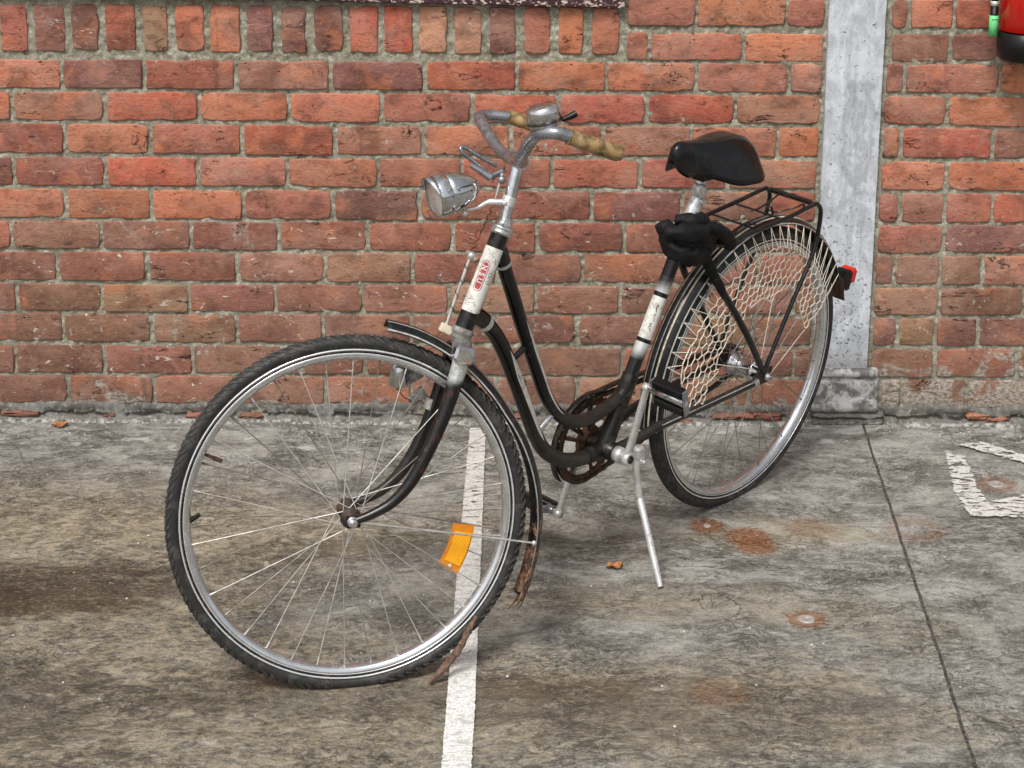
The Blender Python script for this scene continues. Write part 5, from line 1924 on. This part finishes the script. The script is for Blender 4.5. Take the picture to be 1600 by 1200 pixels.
# ------------------------------------------------------------------ black fabric bundle round the seat post
fab = empty('fabric_bundle', RR(.31, .02, .70))
tag(fab, 'black fabric bundle with rounded ends wrapped around the seat post', 'fabric')
def wrinkled(name, pts, radii, seed, amp=.006, flat=1.0, lab=None):
    if name != 'strap':
        pts = [(.272 + (a - .272) * .76, .005 + n * .82, .712 + (b - .712) * .78) for (a, n, b) in pts]; radii = [r * .76 for r in radii]; amp *= .8
    path = smooth_path(P(RR, pts), 10)
    n = len(path)
    mb = MB()
    vs = []; fs = []
    seg = 28
    prev = None
    k_ = len(radii) - 1
    for i, p in enumerate(path):
        t = i / (n - 1)
        f = t * k_; q = min(int(f), k_ - 1); r = radii[q] + (radii[q + 1] - radii[q]) * (f - q)
        tn = (path[min(i + 1, n - 1)] - path[max(i - 1, 0)]).normalized()
        if prev is None:
            u = tn.cross(RR.U).normalized()
            if u.length < .1: u = RR.N
        else: u = (prev - tn * prev.dot(tn)).normalized()
        w = tn.cross(u); prev = u
        for j in range(seg):
            a = 2 * pi * j / seg
            d = u * cos(a) + w * sin(a) * flat
            pp = p + d * r
            rid = abs(noise.noise(Vector((pp.x * 26 + seed, pp.y * 26, pp.z * 40)))) * 2
            rid2 = noise.noise(Vector((pp.x * 70 + seed, pp.y * 70, pp.z * 90)))
            vs.append(pp + d * (amp * (.8 - rid) + amp * .25 * rid2) * min(1, r / .015))
    for i in range(n - 1):
        for j in range(seg):
            fs.append((i * seg + j, i * seg + (j + 1) % seg, (i + 1) * seg + (j + 1) % seg, (i + 1) * seg + j))
    fs.append(tuple(range(seg))); fs.append(tuple((n - 1) * seg + j for j in range(seg)))
    mb.add(vs, fs, True)
    return link(name, mb, M['fabric'], fab, label=lab)
wrinkled('fold', [(.425, .018, .775), (.395, .045, .770), (.34, .055, .765), (.29, .050, .752), (.245, .042, .735)], [.012, .021, .024, .024, .020], 1, .009)
wrinkled('fold', [(.355, .0, .787), (.325, .028, .786), (.285, .032, .780), (.25, .025, .762)], [.012, .020, .021, .014], 2, .008)
wrinkled('fold', [(.40, .012, .745), (.36, .025, .738), (.30, .028, .728), (.24, .028, .715), (.20, .03, .70)], [.014, .034, .036, .032, .012], 8, .009)
wrinkled('fold', [(.408, .02, .735), (.385, .038, .715), (.34, .045, .698), (.285, .042, .690), (.24, .03, .700)], [.012, .026, .030, .026, .014], 3, .009)
wrinkled('sleeve', [(.300, .045, .775), (.255, .058, .763), (.215, .062, .738), (.180, .060, .707), (.165, .058, .693), (.160, .057, .687)], [.010, .017, .0215, .0215, .018, .005], 4, .003)
wrinkled('fold', [(.385, -.02, .78), (.37, .0, .74), (.35, .0, .70), (.30, -.015, .69)], [.02, .03, .026, .015], 6, .006)
wrinkled('strap', [(.265, .032, .690), (.245, .038, .660), (.225, .042, .628)], [.012, .012, .010], 5, .004)
wrinkled('strap', [(.228, .045, .628), (.205, .048, .600), (.188, .050, .573)], [.011, .010, .007], 7, .002)
m_ = MB()
cp = []
base_ = RR(.262, .0, .767)
for i in range(9):
    a = radians(-60 + 130 * i / 8)
    cp.append(RR(.248 + .008 * sin(a * 2), .0545 + .011 * cos(a), .747 + .017 * sin(a)))
m_.tube(cp, .0009, 5)
link('wire_loop', m_, M['chrome'], fab)

# ------------------------------------------------------------------ small things on the ground
m_ = MB()
TWIG = [(-.153, 3.040, .006), (-.130, 3.053, .025), (-.113, 3.062, .043), (-.094, 3.070, .066), (-.080, 3.076, .094), (-.063, 3.084, .123)]
tw = smooth_path(TWIG, 6)
m_.tube(tw, [.004 + .0035 * min(1, i / 6) - .0035 * max(0, (i - 16) / 15) + .0008 * sin(i * 1.7) for i in range(len(tw))], 9)
tag(link('twig', m_, M['twig']), 'brown twig leaning against the front tyre beside the white line', 'twig')
def leafy(name, x, y, s, ang, lab, mat=M['leaf']):
    mb = MB(); vs = []; fs = []
    K = 10
    for i in range(K + 1):
        t = i / K
        w = s * .38 * sin(pi * min(1, t * 1.02)) * (1 + .25 * sin(t * 19)) + .0004
        for q in (-1, 0, 1):
            a = (t - .5) * s; b = q * w
            z = .003 + abs(q) * .004 * (1 + .5 * sin(t * 9)) + .004 * sin(t * 5) ** 2
            vs.append((x + a * cos(ang) - b * sin(ang), y + a * sin(ang) + b * cos(ang), z))
    for i in range(K):
        a = i * 3
        fs += [(a, a + 1, a + 4, a + 3), (a + 1, a + 2, a + 5, a + 4)]
    mb.add(vs, fs, True)
    o = link(name, mb, mat, recalc=False)
    return tag(o, lab, 'leaf', 'dead leaves on the concrete')
leafy('dead_leaf', .229, 3.531, .038, .3, 'curled orange dead leaf on the concrete left of the kickstand tip')
leafy('dead_leaf', -1.181, 4.318, .045, .1, 'small orange dead leaf by the foot of the wall at far left')
for (x, y, r, lab) in ((.612, 3.307, .0175, 'round grey floor plug in the rust ring nearest the camera'), (1.185, 3.984, .019, 'round floor plug inside the white painted box'),
                       (.454, 3.744, .009, 'small pale floor plug in the dark rust spot right of the kickstand')):
    mb = MB(); mb.lathe((x, y, 0), (0, 0, 1), [(.0005, r), (.0022, r * .95), (.0026, r * .8), (.0026, r * .3), (.0012, r * .25), (.0012, 0)], 24)
    tag(link('floor_plug', mb, M['bolt']), lab, 'floor plug', 'round floor plugs in the concrete')
rg = random.Random(31)
mb = MB()
for i in range(150):
    x = rg.uniform(-1.35, 1.4); y = rg.uniform(2.85, 4.3) if rg.random() < .55 else rg.uniform(4.26, 4.335)
    s_ = rg.uniform(.0012, .0032)
    mb.sphere((x, y, s_ * .5), s_, 4, 6, (1, rg.uniform(.6, 1.3), .7))
link('grit', mb, M['stone'], kind='stuff', label='scattered pale grit on the concrete')
